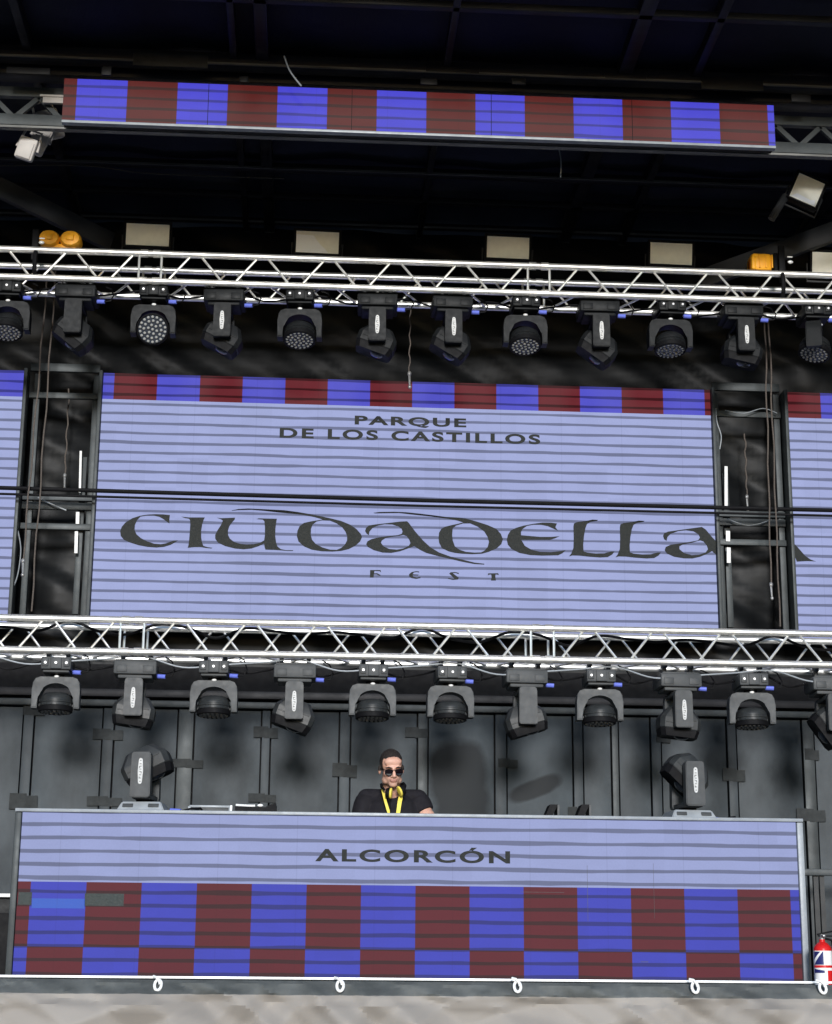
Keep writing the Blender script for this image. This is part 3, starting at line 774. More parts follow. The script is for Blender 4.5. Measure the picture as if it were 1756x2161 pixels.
lower = [(124, 'w', (-2, 0, 0), 'wash light at the left end of the lower truss, first of its row'),
         (289, 'b', (0, 8, 0), 'beam light under the lower truss, above the moving head on the desk left'),
         (455, 'w', (-3, 0, 0), 'wash light under the lower truss between the two leftmost labelled beam lights'),
         (623, 'b', (0, 20, 0), 'beam light under the lower truss, just left of the performer'),
         (787, 'w', (-3, 0, 0), 'wash light under the lower truss directly above the performer'),
         (950, 'w', (-3, 0, 0), 'wash light under the lower truss above the dark-patched door panel'),
         (1107, 'n', (0, -17, 0), 'beam light without a label plate under the lower truss, above the dark-streaked door panel'),
         (1263, 'w', (-3, 0, 0), 'wash light under the lower truss between the dark-streaked panel and the right desk lamp'),
         (1428, 'b', (0, 6, 0), 'beam light under the lower truss, above the moving head standing on the desk right'),
         (1582, 'w', (-3, 0, 0), 'wash light at the right end of the lower truss beside the cut-off beam light'),
         (1748, 'n', (0, 55, 0), 'beam light cut by the right edge under the lower truss, its glassy lens turned left')]
for px, k, tilt, lab in lower:
    py = 1386 + (px-124)*.0235
    p = at(px, py, HY)
    put({'w': PW_L, 'b': PB_L, 'n': PN_L}[k], p, lab, GL, tilt, rz=R(random.uniform(-3, 3)))

# ================================================================= FLOOD LAMPS, HOISTS
def make_flood(w, h, name='flood_lamp'):
    t = thing(name, (0, 0, 0), 'flood', 'flood lamp')
    b = MB(); b.box((0, .03, 0), (w+.03, .07, h+.03), bev=.006)
    for s_, sz, c in ((1, (w+.04, .02, .014), (0, -.012, h/2+.012)), (1, (w+.04, .02, .014), (0, -.012, -h/2-.012)), (1, (.014, .02, h+.01), (w/2+.012, -.012, 0)), (1, (.014, .02, h+.01), (-w/2-.012, -.012, 0))):
        b.box(c, sz, bev=.003)
    for k in range(9): b.box((-w/2+w*(k+.5)/9, .075, 0), (.008, .03, h*.8))
    b.build('housing', M['dark'], t)
    MB().box((0, -.009, 0), (w, .006, h), bev=.002).build('diffuser', M['lamp'], t)
    b = MB(); b.tube([(-w/2-.03, .03, 0), (-w/2-.03, .03, -h/2-.06), (w/2+.03, .03, -h/2-.06), (w/2+.03, .03, 0)], .008, 8); b.build('bracket', M['steel'], t)
    return t
fl0 = None
GF = 'flood lamps standing on the upper truss'
for px, py, lab in ((312, 496, 'cream flood lamp on the upper truss near its left joint'), (670, 512, 'flood lamp on the upper truss with a white patch reflected in its face'),
                    (1072, 523, 'cream flood lamp on the upper truss just left of its right joint'), (1416, 536, 'cream flood lamp on the upper truss left of the single orange hoist'),
                    (1757, 556, 'flood lamp on the upper truss cut by the right edge of the frame')):
    t = make_flood(.335, .172) if fl0 is None else copy_tree(fl0)
    if fl0 is None: fl0 = t
    t.location = at(px, py, TY+.17); t.rotation_euler = (R(9), R(.8), 0); tag(t, lab, 'flood lamp', GF)
    if px == 670:
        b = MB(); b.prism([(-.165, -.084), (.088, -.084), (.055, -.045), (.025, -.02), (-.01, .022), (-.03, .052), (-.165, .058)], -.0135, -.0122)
        b.build('glare_patch', M['glare'], child(t, 'diffuser'))  # the bright reflection is a pale shape laid on the diffuser
# tilted square flood at the right, cluster of white ones at the left
t = make_flood(.215, .215, 'square_flood'); t.location = at(1703, 402, 12.2); t.rotation_euler = (R(0), R(24), 0)
tag(t, 'tilted square flood lamp with black frame at the upper right', 'flood lamp')
b = MB(); b.prism([(-.1, -.1), (.1, -.1), (.085, -.055), (.055, -.07), (-.06, -.062)], -.0135, -.0122); b.build('glare_patch', M['glare'], child(t, 'diffuser'))
b = MB(); b.tube([(-.13, .02, -.1), (-.16, .05, -.32)], .03, 8); ob = b.build('stand', M['steel'], t)
def white_flood(px, py, Y, w, h, rot, lab):
    t = thing('white_flood', at(px, py, Y), lab, 'flood lamp', 'white flood lamps at the upper left'); t.rotation_euler = [R(a) for a in rot]
    b = MB(); b.box((0, .02, 0), (w, .06, h), bev=.018); b.build('housing', M['lampwhite'], t)
    MB().box((0, -.013, -.012), (w*.74, .008, h*.72), bev=.003).build('diffuser', M['lampwhite'], t)
    b = MB(); b.tube([(-w/2-.01, .03, 0), (-w/2+.01, .05, h/2+.06), (w/2-.01, .05, h/2+.06), (w/2+.01, .03, 0)], .010, 8); b.build('bracket', M['lampwhite'], t)
white_flood(55, 313, 11.5, .135, .165, (12, 18, 0), 'white flood lamp hanging lowest at the upper left')
white_flood(86, 292, 11.62, .125, .24, (10, 20, 20), 'white flood lamp in the middle of the upper left cluster')
white_flood(108, 262, 11.75, .17, .22, (10, -28, 30), 'white flood lamp topmost of the upper left cluster, partly behind the girder')
# chain hoists
def hoist(px, py, lab, two):
    t = thing('chain_hoist', at(px, py, TY+.12), lab, 'hoist', 'orange hoists on the upper truss')
    b = MB()
    if two:
        for s_ in (-1, 1):
            b.lathe([(.028, -.085), (.068, -.08), (.082, -.05), (.082, .05), (.068, .075), (.03, .08)], Matrix.Translation((s_*.082, 0, 0)) @ Matrix.Rotation(R(90), 4, 'X') @ Matrix.Diagonal((1, .84, 1, 1)), 20)
            b.box((s_*.082, -.084, 0), (.06, .02, .05), bev=.01)
        b.box((0, .02, -.055), (.24, .12, .04), bev=.01)
    else:
        b.box((-.01, 0, 0), (.17, .15, .15), bev=.03); b.box((-.075, 0, -.01), (.04, .16, .12), bev=.015)
        for k in range(3): b.box((-.03+.05*k, -.077, .0), (.012, .01, .11), bev=.003)
    b.build('body', M['orange'], t)
    b = MB(); b.box((0 if two else .105, .0, .0), (.05 if two else .035, .13 if not two else .05, .16), bev=.006); b.build('chain_guide', M['dark'], t)
    return t
hoist(128, 509, 'orange hoist with two round housings on the left of the upper truss', True)
hoist(1606, 559, 'single boxy orange hoist on the right of the upper truss', False)
def strap(px, py0, py1, lab):
    p0, p1 = at(px, py0, TY-.02), at(px, py1, TY-.02)
    t = thing('sling', p0, lab, 'sling', 'black slings holding the upper truss')
    d = p1-p0
    MB().box((0, .04, d.z/2), (.05, .03, -d.z), bev=.006).build('band', M['dark'], t)
    b = MB(); b.tube([d+Vector((.0, -.01, .05)), d+Vector((.0, -.036, -.0)), d+Vector((0, -.02, -.10)), d+Vector((0, .03, -.13))], .017, 8); b.build('loop', M['dark'], t)
    b = MB(); b.tube([(.035, 0, d.z*.35), (.075, 0, d.z*.35)], .006, 6); b.ell((.055, -.01, d.z*.5), (.022, .012, .014), seg=8); b.build('shackle', M['whitemet'], t)
strap(75, 480, 545, 'black sling around the upper truss beside the double orange hoist')
strap(1651, 515, 592, 'black sling around the upper truss beside the single orange hoist')

# ---------------------------------------------------------------- loose cables
def cable(pts, r, lab, mat='dark', name='cable', group=None):
    c0 = Vector(pts[0]); P = [Vector(p)-c0 for p in pts]; out = []
    for i in range(len(P)-1):
        a, b_, c, d = P[max(i-1, 0)], P[i], P[i+1], P[min(i+2, len(P)-1)]
        for k in range(6):
            t_ = k/6; out.append(.5*((2*b_)+(c-a)*t_+(2*a-5*b_+4*c-d)*t_*t_+(3*b_-a-3*c+d)*t_**3))
    out.append(P[-1])
    return tag(MB().tube(out, r, 7).build(name, M[mat], None, c0), lab, 'cable', group)
def festoon(pxs, y0, slope, Y, dips, r, lab, mat='dark'):
    cable([at(px, y0+(px-pxs[0])*slope+dip, Y) for px, dip in zip(pxs, dips)], r, lab, mat)
festoon(list(range(-40, 1830, 62)), 1312, .0215, TY+.22, [6+9*((i*7) % 3)-4*((i*5) % 4) for i in range(31)], .011, 'black cable draped inside the lower truss below its top tube')
festoon(list(range(-40, 1830, 55)), 1383, .0225, TY+.20, [5+10*((i*5) % 3)+3*((i*7) % 2) for i in range(34)], .008, 'black cable looped along the bottom of the lower truss')
festoon(list(range(-30, 1830, 83)), 1378, .0225, TY+.05, [7*((i*3) % 4) for i in range(23)], .006, 'pale cable winding along the bottom of the lower truss', 'silver')
festoon(list(range(-40, 1830, 60)), 597, .0345, TY+.22, [4+7*((i*5) % 3) for i in range(32)], .008, 'black cable looped along the bottom of the upper truss')
cable([at(600, 118, 10.95), at(612, 150, 10.95), at(636, 182, 10.95)], .006, 'short pale cable dangling from the roof above the LED banner', 'silver')
cable([at(0, 350, 12.7), at(180, 350, 12.7), at(300, 365, 12.7), at(450, 372, 12.7), at(600, 377, 12.7)], .005, 'thin grey cable sagging along a roof purlin at left', 'steel')
cable([at(1511, 862, 13.66), at(1513, 890, 13.62), at(1522, 920, 13.62), at(1519, 948, 13.62)], .0045, 'pale cable hanging beside the top right corner of the main screen', 'silver')
cable([at(1530, 866, 13.7), at(1570, 872, 13.68), at(1610, 862, 13.7), at(1640, 872, 13.7)], .004, 'pale cable slung across the top of the right frame', 'silver')
cable([at(1535, 1095, 13.7), at(1572, 1108, 13.7), at(1600, 1106, 13.7), at(1628, 1096, 13.7)], .005, 'grey cable sagging across the right frame', 'silver')
cable([at(80, 1050, 13.7), at(105, 1062, 13.7), at(140, 1077, 13.7)], .006, 'grey cable sagging across the left frame', 'silver')
cable([at(38, 1120, 13.7), at(44, 1160, 13.7), at(38, 1210, 13.7), at(28, 1240, 13.7)], .005, 'grey cable hanging at the left post of the left frame', 'silver')
cable([at(1179, 310, 11.6), at(1184, 340, 11.6), at(1183, 374, 11.6)], .005, 'pale strap end dangling below the LED banner', 'silver')

# ================================================================= DESK
DY, DX0, DX1, DZ0, DZ1 = 11.432, -1.791, 3.209, 1.58, 2.596
desk = led_screen('dj_desk', DX0, DX1, DZ0, DZ1, DY, [(.432, 0), (.398, 2), (1, 1)], .080, .0838, .072, 2, 1.0, .33, .44,
                  'long DJ desk with an LED front reading ALCORCÓN above blue and red checks', 'desk', .024, ((158, 167, 212), (80, 84, 190), (106, 58, 64)), 1.7)
dh = DZ1-DZ0; dl = desk.location
MB().box((0, .06, dh/2), (4.998, .11, dh-.004)).build('cabinet', M['dark'], desk)
MB().box((0, .045, dh+.013), (5.09, .14, .022), bev=.004).build('top_trim', M['silver'], desk)
for x, w in ((-2.523, .04), (2.523, .04)): MB().box((x, .04, dh/2), (w, .12, dh-.002), bev=.005).build('side_trim', M['frame'] if x < 0 else M['silver'], desk)
MB().box((0, .55, DECK+.95-DZ0), (4.9, .86, .04), bev=.006).build('table_top', M['steel'], desk)
for x in (-2.3, -.8, .8, 2.3):
    for y in (.2, .9): MB().box((x, y, (DECK+.93+DECK)/2-DZ0), (.05, .05, .93)).build('leg', M['frame'], desk)
a_, b_ = at(650+58/3.858, 1770+178/3.858, DY), at(650+1645/3.858, 1770+199/3.858, DY)
cap = at(665, 1770+80/3.858, DY).z-a_.z
split_letters(text_mesh('ALCORCÓN', b_.x-a_.x, cap, 1.22, .032), M['lead'], desk, (a_.x-dl.x, -.004, (a_.z+b_.z)/2-dl.z))
def module(x0, y0, x1, y1, mat, nm):
    p0, p1 = at(x0/1.929, 1680+y0/1.929, DY), at(x1/1.929, 1680+y1/1.929, DY)
    MB().box(((p0.x+p1.x)/2-dl.x, -.001, (p0.z+p1.z)/2-dl.z), (p1.x-p0.x, .003, p0.z-p1.z)).build(nm, mat, desk)
module(76, 391, 128, 443, M['deadmod'], 'dead_module'); module(346, 396, 503, 448, M['deadmod'], 'dead_module')
module(131, 416, 344, 458, led_mat('odd_blue_led', tuple(max(0, c-.064)/1.46 for c in srgb(62, 104, 200)), 1, .0838, 9, .2, .6, .05), 'discoloured_module')
for px, py, w, h in ((1240, 1885, .002, .35), (1145, 1883, .28, .002), (1380, 1880, .0015, .35), (1360, 2030, .05, .004)):
    c = at(px, py, DY); MB().box((c.x-dl.x, -.001, c.z-dl.z), (w, .002, h)).build('seam', M['blackgrey'], desk)

# equipment standing behind the desk edge
def riser(px0, px1, pytop, y, d, lab, mat='steel', name='flight_case'):
    p0, p1 = at(px0, pytop, y), at(px1, pytop, y)
    zt_ = (p0.z+p1.z)/2; z0 = DECK+.971
    t = thing(name, ((p0.x+p1.x)/2, y+d/2, z0), lab, 'flight case')
    w = p1.x-p0.x; h = zt_-z0
    MB().box((0, 0, h/2), (w, d, h), bev=.006).build('body', M[mat], t)
    b = MB()
    for sx in (-1, 1): b.box((sx*w/2, -d/2, h/2), (.02, .02, h), bev=.003)
    b.box((0, -d/2, h), (w, .02, .016), bev=.003); b.build('edge_trim', M['silver'], t)
    return t
ERY = 11.75
riser(238, 372, 1717, 11.68, .42, 'low flight case under the left desk moving head')
riser(1380, 1520, 1734, 11.68, .42, 'low flight case under the right desk moving head')
zl, zr = at(305, 1717, 11.68).z+.003, at(1450, 1734, 11.68).z+.003
tl = put(PD, (at(305, 1710, 11.88).x, 11.89, zl), 'moving head on the left of the desk, its head thrown to the right', 'moving heads standing on the desk', (0, 152, 0), R(-6))
tr = put(PD, (at(1452, 1720, 11.88).x, 11.89, zr), 'moving head on the right of the desk, its head leaning to the left', 'moving heads standing on the desk', (0, 30, 0), R(5))
child(tl, 'head').rotation_euler = (0, R(-26), 0); child(tl, 'head').scale = (1.08, 1, 1); child(tr, 'head').rotation_euler = (0, R(44), 0)
for t, s_ in ((tl, 1), (tr, 1)):
    b = MB(); b.tube([(.17, .02, .035), (.24, .01, .03)], .018, 10); b.build('power_plug', M['blue'], t)
    MB().tube([(.235, .01, .03), (.30, .03, .05), (.36, .08, .06), (.40, .16, .0)], .007, 6).build('power_cable', M['dark'], t)
riser(400, 486, 1702, 11.95, .4, 'grey equipment case beside the left desk moving head', 'blackgrey')
p = at(534, 1722, 11.7); t = thing('media_player', (p.x, 11.85, DECK+.971), 'black media player with white top edge on the desk left of the performer', 'player')
hb = at(534, 1695, 11.7).z-(DECK+.971)
b = MB(); b.prism([(-.12, 0), (.15, 0), (.15, hb), (.115, hb-.005), (.08, hb-.025), (-.12, hb-.02)], -.15, .15); b.build('body', M['dark'], t)
b = MB(); b.tube([(-.115, -.13, hb-.012), (-.03, -.135, hb-.016), (.01, -.13, hb-.015)], .008, 8); b.ell((.045, -.13, hb-.012), (.02, .012, .010), seg=10); b.box((-.145, -.14, hb-.035), (.015, .02, .04), bev=.003); b.build('cable_loom', M['white'], t)
def lstand(px, lab):
    p = at(px, 1727, 11.75); t = thing('laptop_stand_leg', (p.x, 11.75, DECK+.971), lab, 'laptop stand', 'laptop stand legs on the desk')
    h = at(px, 1698, 11.75).z-(DECK+.971); hb = p.z-(DECK+.971)
    b = MB(); b.prism([(-.07, hb-.10), (-.035, hb-.10), (.065, h), (.012, h)], -.02, .14); b.build('slanted_arm', M['dark'], t)
    b = MB(); b.prism([(.055, 0), (.07, 0), (.073, h-.003), (.06, h-.003)], -.025, .145); b.build('upright', M['blackgrey'], t)
lstand(1157, 'left one of two slanted black laptop stand legs on the desk'); lstand(1224, 'right one of two slanted black laptop stand legs on the desk')
# mixer under the hands
mx = thing('dj_mixer', (at(828, 1725, 11.9).x, 11.93, DECK+.971), 'black DJ mixer on the desk in front of the performer', 'mixer')
MB().box((0, 0, .025), (.62, .36, .05), bev=.008).build('body', M['dark'], mx)
b = MB()
for i in range(8):
    for j in range(3): b.tube([(-.26+.074*i, -.10+.06*j, .05), (-.26+.074*i, -.10+.06*j, .066)], .010, 10)
b.build('knob', M['silver'], mx)

# side case and rail beside the desk
p = at(4, 1886, 11.9); t = thing('speaker_cabinet', (p.x-.10, 12.1, DECK), 'dark speaker cabinet with white top edge left of the desk', 'speaker')
h = p.z-DECK
MB().box((0, 0, h/2-.01), (.42, .40, h-.03), bev=.01).build('body', M['black'], t)
MB().box((0, -.02, h-.012), (.44, .46, .024), bev=.005).build('top_lid', M['white'], t)
MB().box((0, -.203, h*.45), (.36, .008, h*.75), bev=.003).build('grille', M['dark'], t)
rp = at(1725, 1841, 13.4); t = thing('guard_rail', (rp.x+.7, 13.4, DECK), 'dark guard rail behind the right end of the desk', 'rail')
MB().box((0, 0, rp.z-DECK), (1.9, .05, .05), bev=.005).build('top_bar', M['frame'], t)
for px in (1692, 1722, 1735):
    x = at(px, 1841, 13.4).x-rp.x-.7; MB().box((x, .03, (rp.z-DECK)/2), (.035, .035, rp.z-DECK-.03)).build('post', M['steel'], t)

# fire extinguisher
ep = at(1738.5, 2060, 11.2); er = .056; t = thing('fire_extinguisher', (ep.x, 11.2, DECK), 'red fire extinguisher with blue and white label at the right stage edge', 'fire extinguisher')
zs = at(1738, 1998, 11.2).z-DECK
MB().lathe([(.03, 0), (er, .008), (er, zs-.015), (er*.92, zs+.0), (er*.6, zs+.02), (.018, zs+.03), (.018, zs+.045)], n=32).build('cylinder', M['red'], t)
b = MB(); b.lathe([(er+.0015, zs-.30), (er+.0015, zs-.025)], n=40); lb = b.build('label', M['white'], t)
def lab_patch(poly, mat, off=.0025):
    b = MB(); rs = []
    for a, z in poly: rs.append(Vector(((er+off)*math.sin(R(a)), -(er+off)*math.cos(R(a)), zs+z)))
    f = b.bm.faces.new([b.bm.verts.new(p) for p in rs]); b.build('label_mark', mat, lb)
BLUE2 = surf('label_blue', (.02, .025, .12), .4, 0, .1, 20)
def strip(a0, a1, fn0, fn1, mat, off=.0025, n=8):
    for k in range(n):
        u0, u1 = a0+(a1-a0)*k/n, a0+(a1-a0)*(k+1)/n
        lab_patch([(u0, fn0(u0)), (u1, fn0(u1)), (u1, fn1(u1)), (u0, fn1(u0))], mat, off)
strip(-80, -12, lambda a: -.11-.0*a, lambda a: -.110+(.085*(a+80)/68), BLUE2)
strip(-80, -30, lambda a: -.03, lambda a: -.08+.05*(a+80)/50, BLUE2)
strip(-80, -8, lambda a: -.16, lambda a: -.135-.01*(a+80)/72, BLUE2)
strip(-85, 85, lambda a: -.128, lambda a: -.113, M['red'], .0035, 16)
strip(10, 60, lambda a: -.25, lambda a: -.145, M['red'])
b = MB(); b.tube([(0, 0, zs+.04), (0, 0, zs+.075)], .014, 12); b.box((.0, -.03, zs+.066), (.016, .05, .014), bev=.003); b.build('valve', M['chain'], t)
b = MB(); b.box((.02, .0, zs+.085), (.10, .02, .010), (0, R(-12), 0), bev=.003); b.box((.02, .0, zs+.066), (.09, .018, .008), bev=.003); b.build('handle', M['dark'], t)
MB().tube([(.02, 0, zs+.05), (.06, -.01, zs+.04), (.075, -.01, zs-.05), (.07, -.01, zs-.2)], .008, 8).build('hose', M['dark'], t)

# ================================================================= STAGE FRONT
FY = 10.3
rl, rr_ = at(0, 2062.5, FY), at(1756, 2071, FY)
RZ = (rl.z+rr_.z)/2
t = MB().box((0, 0, 0), (13, .03, .014), bev=.003).build('edge_rail', M['whitemet']); t.location = (.7, FY-.01, RZ)
tag(t, 'thin white rail along the top of the stage front cover', 'rail')
t = MB().box((0, 0, 0), (13.0, .10, RZ-.03), bev=.004).build('stage_edge', M['frame']); t.location = (.7, FY+.28, (RZ-.03)/2)
tag(t, 'dark board along the stage edge behind the tarpaulin', 'stage edge')
n = NT('mesh_tarpaulin'); x, y, z = n.xyz()
hem = n.math('GREATER_THAN', n.math('ADD', z, n.math('MULTIPLY_ADD', n.noise(6, 3), .016, -.008)), -.078)
body = n.ramp(n.noise(1.3, 3, .5), [(.3, (.235, .212, .188)), (.7, (.292, .266, .238))])
hemc = n.ramp(n.noise(5, 5, .6), [(.3, (.045, .050, .049)), (.7, (.105, .112, .110))])
col = n.mix(hem, body, hemc)
sm = n.math('MULTIPLY', n.math('SUBTRACT', n.noise(.9, 3, .55, (1, 1, 1.4)), .55, clamp=True), 1.1)
n.set(Base_Color=n.mix(sm, col, (.12, .115, .107)), Roughness=.75); n.bump(n.noise(160, 2, .5), .25, .003)
M['tarp'] = n.m
def skirt(u, v):
    x = -5.8+13*u; z = -1.52*(1-v)
    t_ = -z
    k = min(1, max(0, t_-.03)/.10); k2 = min(1, t_/.02)*max(0, 1-max(0, t_-.075)/.04)
    rd = lambda a, p=2.2: 1-abs(math.sin(a))**(1/p)              # sharp ridges between slack hollows
    tri = lambda a: abs(((a/math.pi) % 1)-.5)*2                  # flat faceted slopes
    wx = x+.05*math.sin(3.1*x+4*z)
    f_ = k*(.05*math.sin(3.1*(x+.55*z)+1.2*math.sin(x*1.9)) + .085*tri(5.2*(wx+1.25*z)+1.4*math.sin(1.3*x)) + .060*tri(6.9*(wx*.75-1.35*z)+1.7*math.sin(1.9*x)+2)
         + .030*tri(14*(wx*.5+1.1*z)+2*math.sin(x*3.1)) + .016*rd(9*(wx-.9*z)+2*math.sin(2.2*x), 3))
    hem_ = .020*k2 + .030*k2*tri(8.5*(x+2.4*z)+1.5*math.sin(x*2.3)) + .014*k2*tri(19*(x+1.6*z)+2*math.sin(x*4.1))
    return Vector((x-.7, -f_-hem_-.10*t_*t_, z))
tp = MB().grid(520, 90, skirt).build('tarpaulin', M['tarp']); tp.location = (.7, FY-.02, RZ-.012)
tag(tp, 'beige mesh tarpaulin with grey hem covering the stage front', 'tarpaulin')
sh = None
for i, (px, lab) in enumerate(((335, 'white snap hook on the stage rail below the second red check from left'), (718, 'white snap hook on the stage rail left of the middle of the desk'), (1092, 'white snap hook on the stage rail right of the middle of the desk'), (1466, 'white snap hook on the stage rail near the right end of the desk'), (1734, 'white snap hook on the stage rail below the fire extinguisher'))):
    if sh is None:
        sh = thing('snap_hook', (0, 0, 0), '', 'hook')
        pts = []
        for k in range(21):
            a = math.tau*k/20; pts.append((.019*math.cos(a), .004*math.sin(a), -.034+.029*math.sin(a)))
        MB().tube(pts, .0085, 8, cap=False).build('ring', M['white'], sh)
        b = MB(); b.tube([(-.032, .0, .012), (-.012, -.012, .006), (.006, -.012, -.012), (.012, -.008, -.03)], .0075, 8); b.build('gate', M['white'], sh); t = sh
    else: t = copy_tree(sh)
    t.location = at(px, 2064+.0048*px, FY-.10); t.rotation_euler = (R(-8), R(random.uniform(-12, 8)), R(random.uniform(-10, 10)))
    tag(t, lab, 'hook', 'snap hooks on the stage rail')

# ================================================================= PERSON
def remeshed(b, name, voxel, mats, smooth_it=6, parent=None, classify=None):
    me = b.mesh(name, mats); ob = bpy.data.objects.new(name, me); COL.objects.link(ob)
    md = ob.modifiers.new('r', 'REMESH'); md.mode = 'VOXEL'; md.voxel_size = voxel; md.use_smooth_shade = True
    sm_ = ob.modifiers.new('s', 'SMOOTH'); sm_.iterations = smooth_it; sm_.factor = .5
    out = bpy.data.meshes.new_from_object(ob.evaluated_get(bpy.context.evaluated_depsgraph_get()))
    bpy.data.objects.remove(ob)
    out.materials.clear()
    for m_ in (mats if isinstance(mats, (list, tuple)) else [mats]): out.materials.append(m_)
    for p_ in out.polygons:
        p_.use_smooth = True
        p_.material_index = classify(p_.center) if classify else 0
    return link(name, out, parent)
PX, PY = at(822, 1700, 12.22).x+.022, 12.22
dj = thing('person', (PX, PY, DECK), 'short-haired person in black T-shirt and dark sunglasses bent over the DJ desk', 'person')
HL = at(826, 1622, 12.08)-dj.location                         # head centre at eye height
HM = Matrix.Translation(HL) @ Euler((R(14), R(-3), R(7))).to_matrix().to_4x4()
def hp(x, y, z): return HM @ Vector((x, y, z))
def hell(b, c, r): 
    v = bmesh.ops.create_uvsphere(b.bm, u_segments=20, v_segments=14, radius=1)['verts']
    b._fin(v, HM @ Matrix.Translation(Vector(c)) @ Matrix.Diagonal((*r, 1)))
b = MB()
hell(b, (0, .015, .040), (.077, .097, .090)); hell(b, (0, -.022, -.040), (.064, .072, .078)); hell(b, (0, -.066, -.098), (.030, .026, .021))
for s_ in (-1, 1):
    hell(b, (s_*.042, -.060, -.022), (.025, .028, .026)); hell(b, (s_*.048, -.02, -.075), (.022, .040, .028))
    hell(b, (s_*.080, .012, -.008), (.011, .021, .033)); hell(b, (s_*.013, -.099, -.040), (.010, .010, .009))
hell(b, (0, -.078, .022), (.054, .017, .013)); hell(b, (0, -.062, .055), (.060, .030, .035))
b.capsule(hp(0, -.088, .012), hp(0, -.112, -.034), .009, .0135, 12)
hell(b, (0, -.091, -.065), (.027, .009, .0052)); hell(b, (0, -.089, -.0745), (.023, .009, .006))
NB = Vector((0, .05, 1.36))
b.capsule(hp(0, .025, -.06), NB, .060, .066)
# torso, pelvis, legs
b.rings([[Vector((w*math.cos(a), cy+d*math.sin(a), z)) for a in [math.tau*k/24 for k in range(24)]] for z, w, d, cy in
         ((.80, .16, .115, .10), (.92, .165, .12, .09), (1.02, .155, .11, .07), (1.14, .175, .115, .05), (1.25, .195, .12, .03), (1.33, .185, .095, .035), (1.385, .11, .07, .045))])
SH = {s_: Vector((s_*.180, .04, 1.378)) for s_ in (-1, 1)}
EL = {-1: Vector((-.262, -.02, 1.10)), 1: Vector((.312, -.03, 1.115))}
WR = {s_: Vector((s_*.15, -.235, 1.055)) for s_ in (-1, 1)}
for s_ in (-1, 1):
    b.capsule(SH[s_], EL[s_], .062, .047); b.capsule(EL[s_], WR[s_], .045, .029)
    b.ell(SH[s_].lerp(EL[s_], .50), (.062, .064, .095), (0, R(-28*s_), 0))
    hd_ = Vector((-s_*.10, -.99, -.06)).normalized(); side = Vector((-s_, .1, 0)); pc = WR[s_]+hd_*.05
    b.capsule(WR[s_], pc+hd_*.02, .027, .034)
    b.capsule(pc+side*-.025, pc+side*.025, .019, .019)
    for k, (o_, L_) in enumerate(((.030, .070), (.010, .082), (-.010, .076), (-.029, .060))):
        q0 = pc+hd_*.035+side*o_; q1 = q0+hd_*L_*.5+Vector((0, 0, .006)); q2 = q1+hd_*L_*.45+Vector((0, 0, -.022-.004*k))
        b.capsule(q0, q1, .0095, .0088, 10); b.capsule(q1, q2, .0088, .0075, 10)
    th0 = pc+side*.028-hd_*.01; th1 = th0+side*.028+hd_*.03+Vector((0, 0, -.006)); th2 = th1+side*.004+hd_*.032+Vector((0, 0, -.008))
    b.capsule(th0, th1, .012, .0105, 10); b.capsule(th1, th2, .0105, .009, 10)
    hip = Vector((s_*.09, .11, .84)); kn = Vector((s_*.13, .02, .47)); an = Vector((s_*.15, .10, .09))
    b.capsule(hip, kn, .085, .058); b.capsule(kn, an, .055, .036); b.capsule(an+Vector((0, .02, -.05)), an+Vector((s_*.03, -.15, -.06)), .036, .03)
HI = HM.inverted()
def skin_class(c):
    q = HI @ Vector(c)
    if abs(q.x) < .024 and q.y < -.080 and -.083 < q.z < -.058: return 1
    if q.z < -.045 and q.y < .02 and q.z > -.13 and abs(q.x) < .08 and (q.z < -.055+.35*max(0, abs(q.x)-.03)): return 2
    if q.z > (.020 if q.y < -.02 else -.012 - .35*max(0, q.y-.02)) and (q.y > -.022 and abs(q.x) > .045 or q.y > .03): return 3
    if abs(q.x) > .058 and -.03 < q.y < -.012 and q.z > -.035: return 3
    return 0
body = remeshed(b, 'body', .0042, [M['skin'], M['lips'], M['stubble'], M['fade']], 5, dj, skin_class)
# shirt
b = MB()
b.rings([[Vector((w*math.cos(a), cy+d*math.sin(a), z)) for a in [math.tau*k/28 for k in range(28)]] for z, w, d, cy in
         ((.84, .182, .14, .09), (.94, .182, .135, .085), (1.04, .172, .128, .07), (1.14, .190, .132, .05), (1.25, .208, .138, .03), (1.355, .195, .115, .035), (1.40, .140, .092, .045), (1.425, .085, .082, .045))])
for s_ in (-1, 1):
    cut = SH[s_].lerp(EL[s_], .30 if s_ > 0 else .42); d_ = (EL[s_]-SH[s_]).normalized()
    b.tube([SH[s_]-d_*.045, SH[s_]-d_*.03, SH[s_], SH[s_].lerp(cut, .35), SH[s_].lerp(cut, .7), cut], [.03, .058, .076, .080, .077, .073], 20)
    b.capsule(Vector((s_*.07, .05, 1.408)), SH[s_]+Vector((0, 0, .016)), .050, .064)
    for k in range(4):                                     # creases running from armpit
        p0 = Vector((s_*.165, -.095+.0*k, 1.27-.05*k)); p1 = Vector((s_*(.06-.01*k), -.105, 1.22-.07*k)); b.capsule(p0, p1, .010, .004, 8)
remeshed(b, 'shirt', .0055, M['cloth'], 4, dj)
b = MB()
b.tube([hp(0, .02, -.105)*0 + Vector((.072*math.cos(a), .045+.070*math.sin(a), 1.42+.018*math.sin(a))) for a in [math.tau*k/24 for k in range(25)]], .011, 8, cap=False)
b.build('collar', M['cloth'], dj)
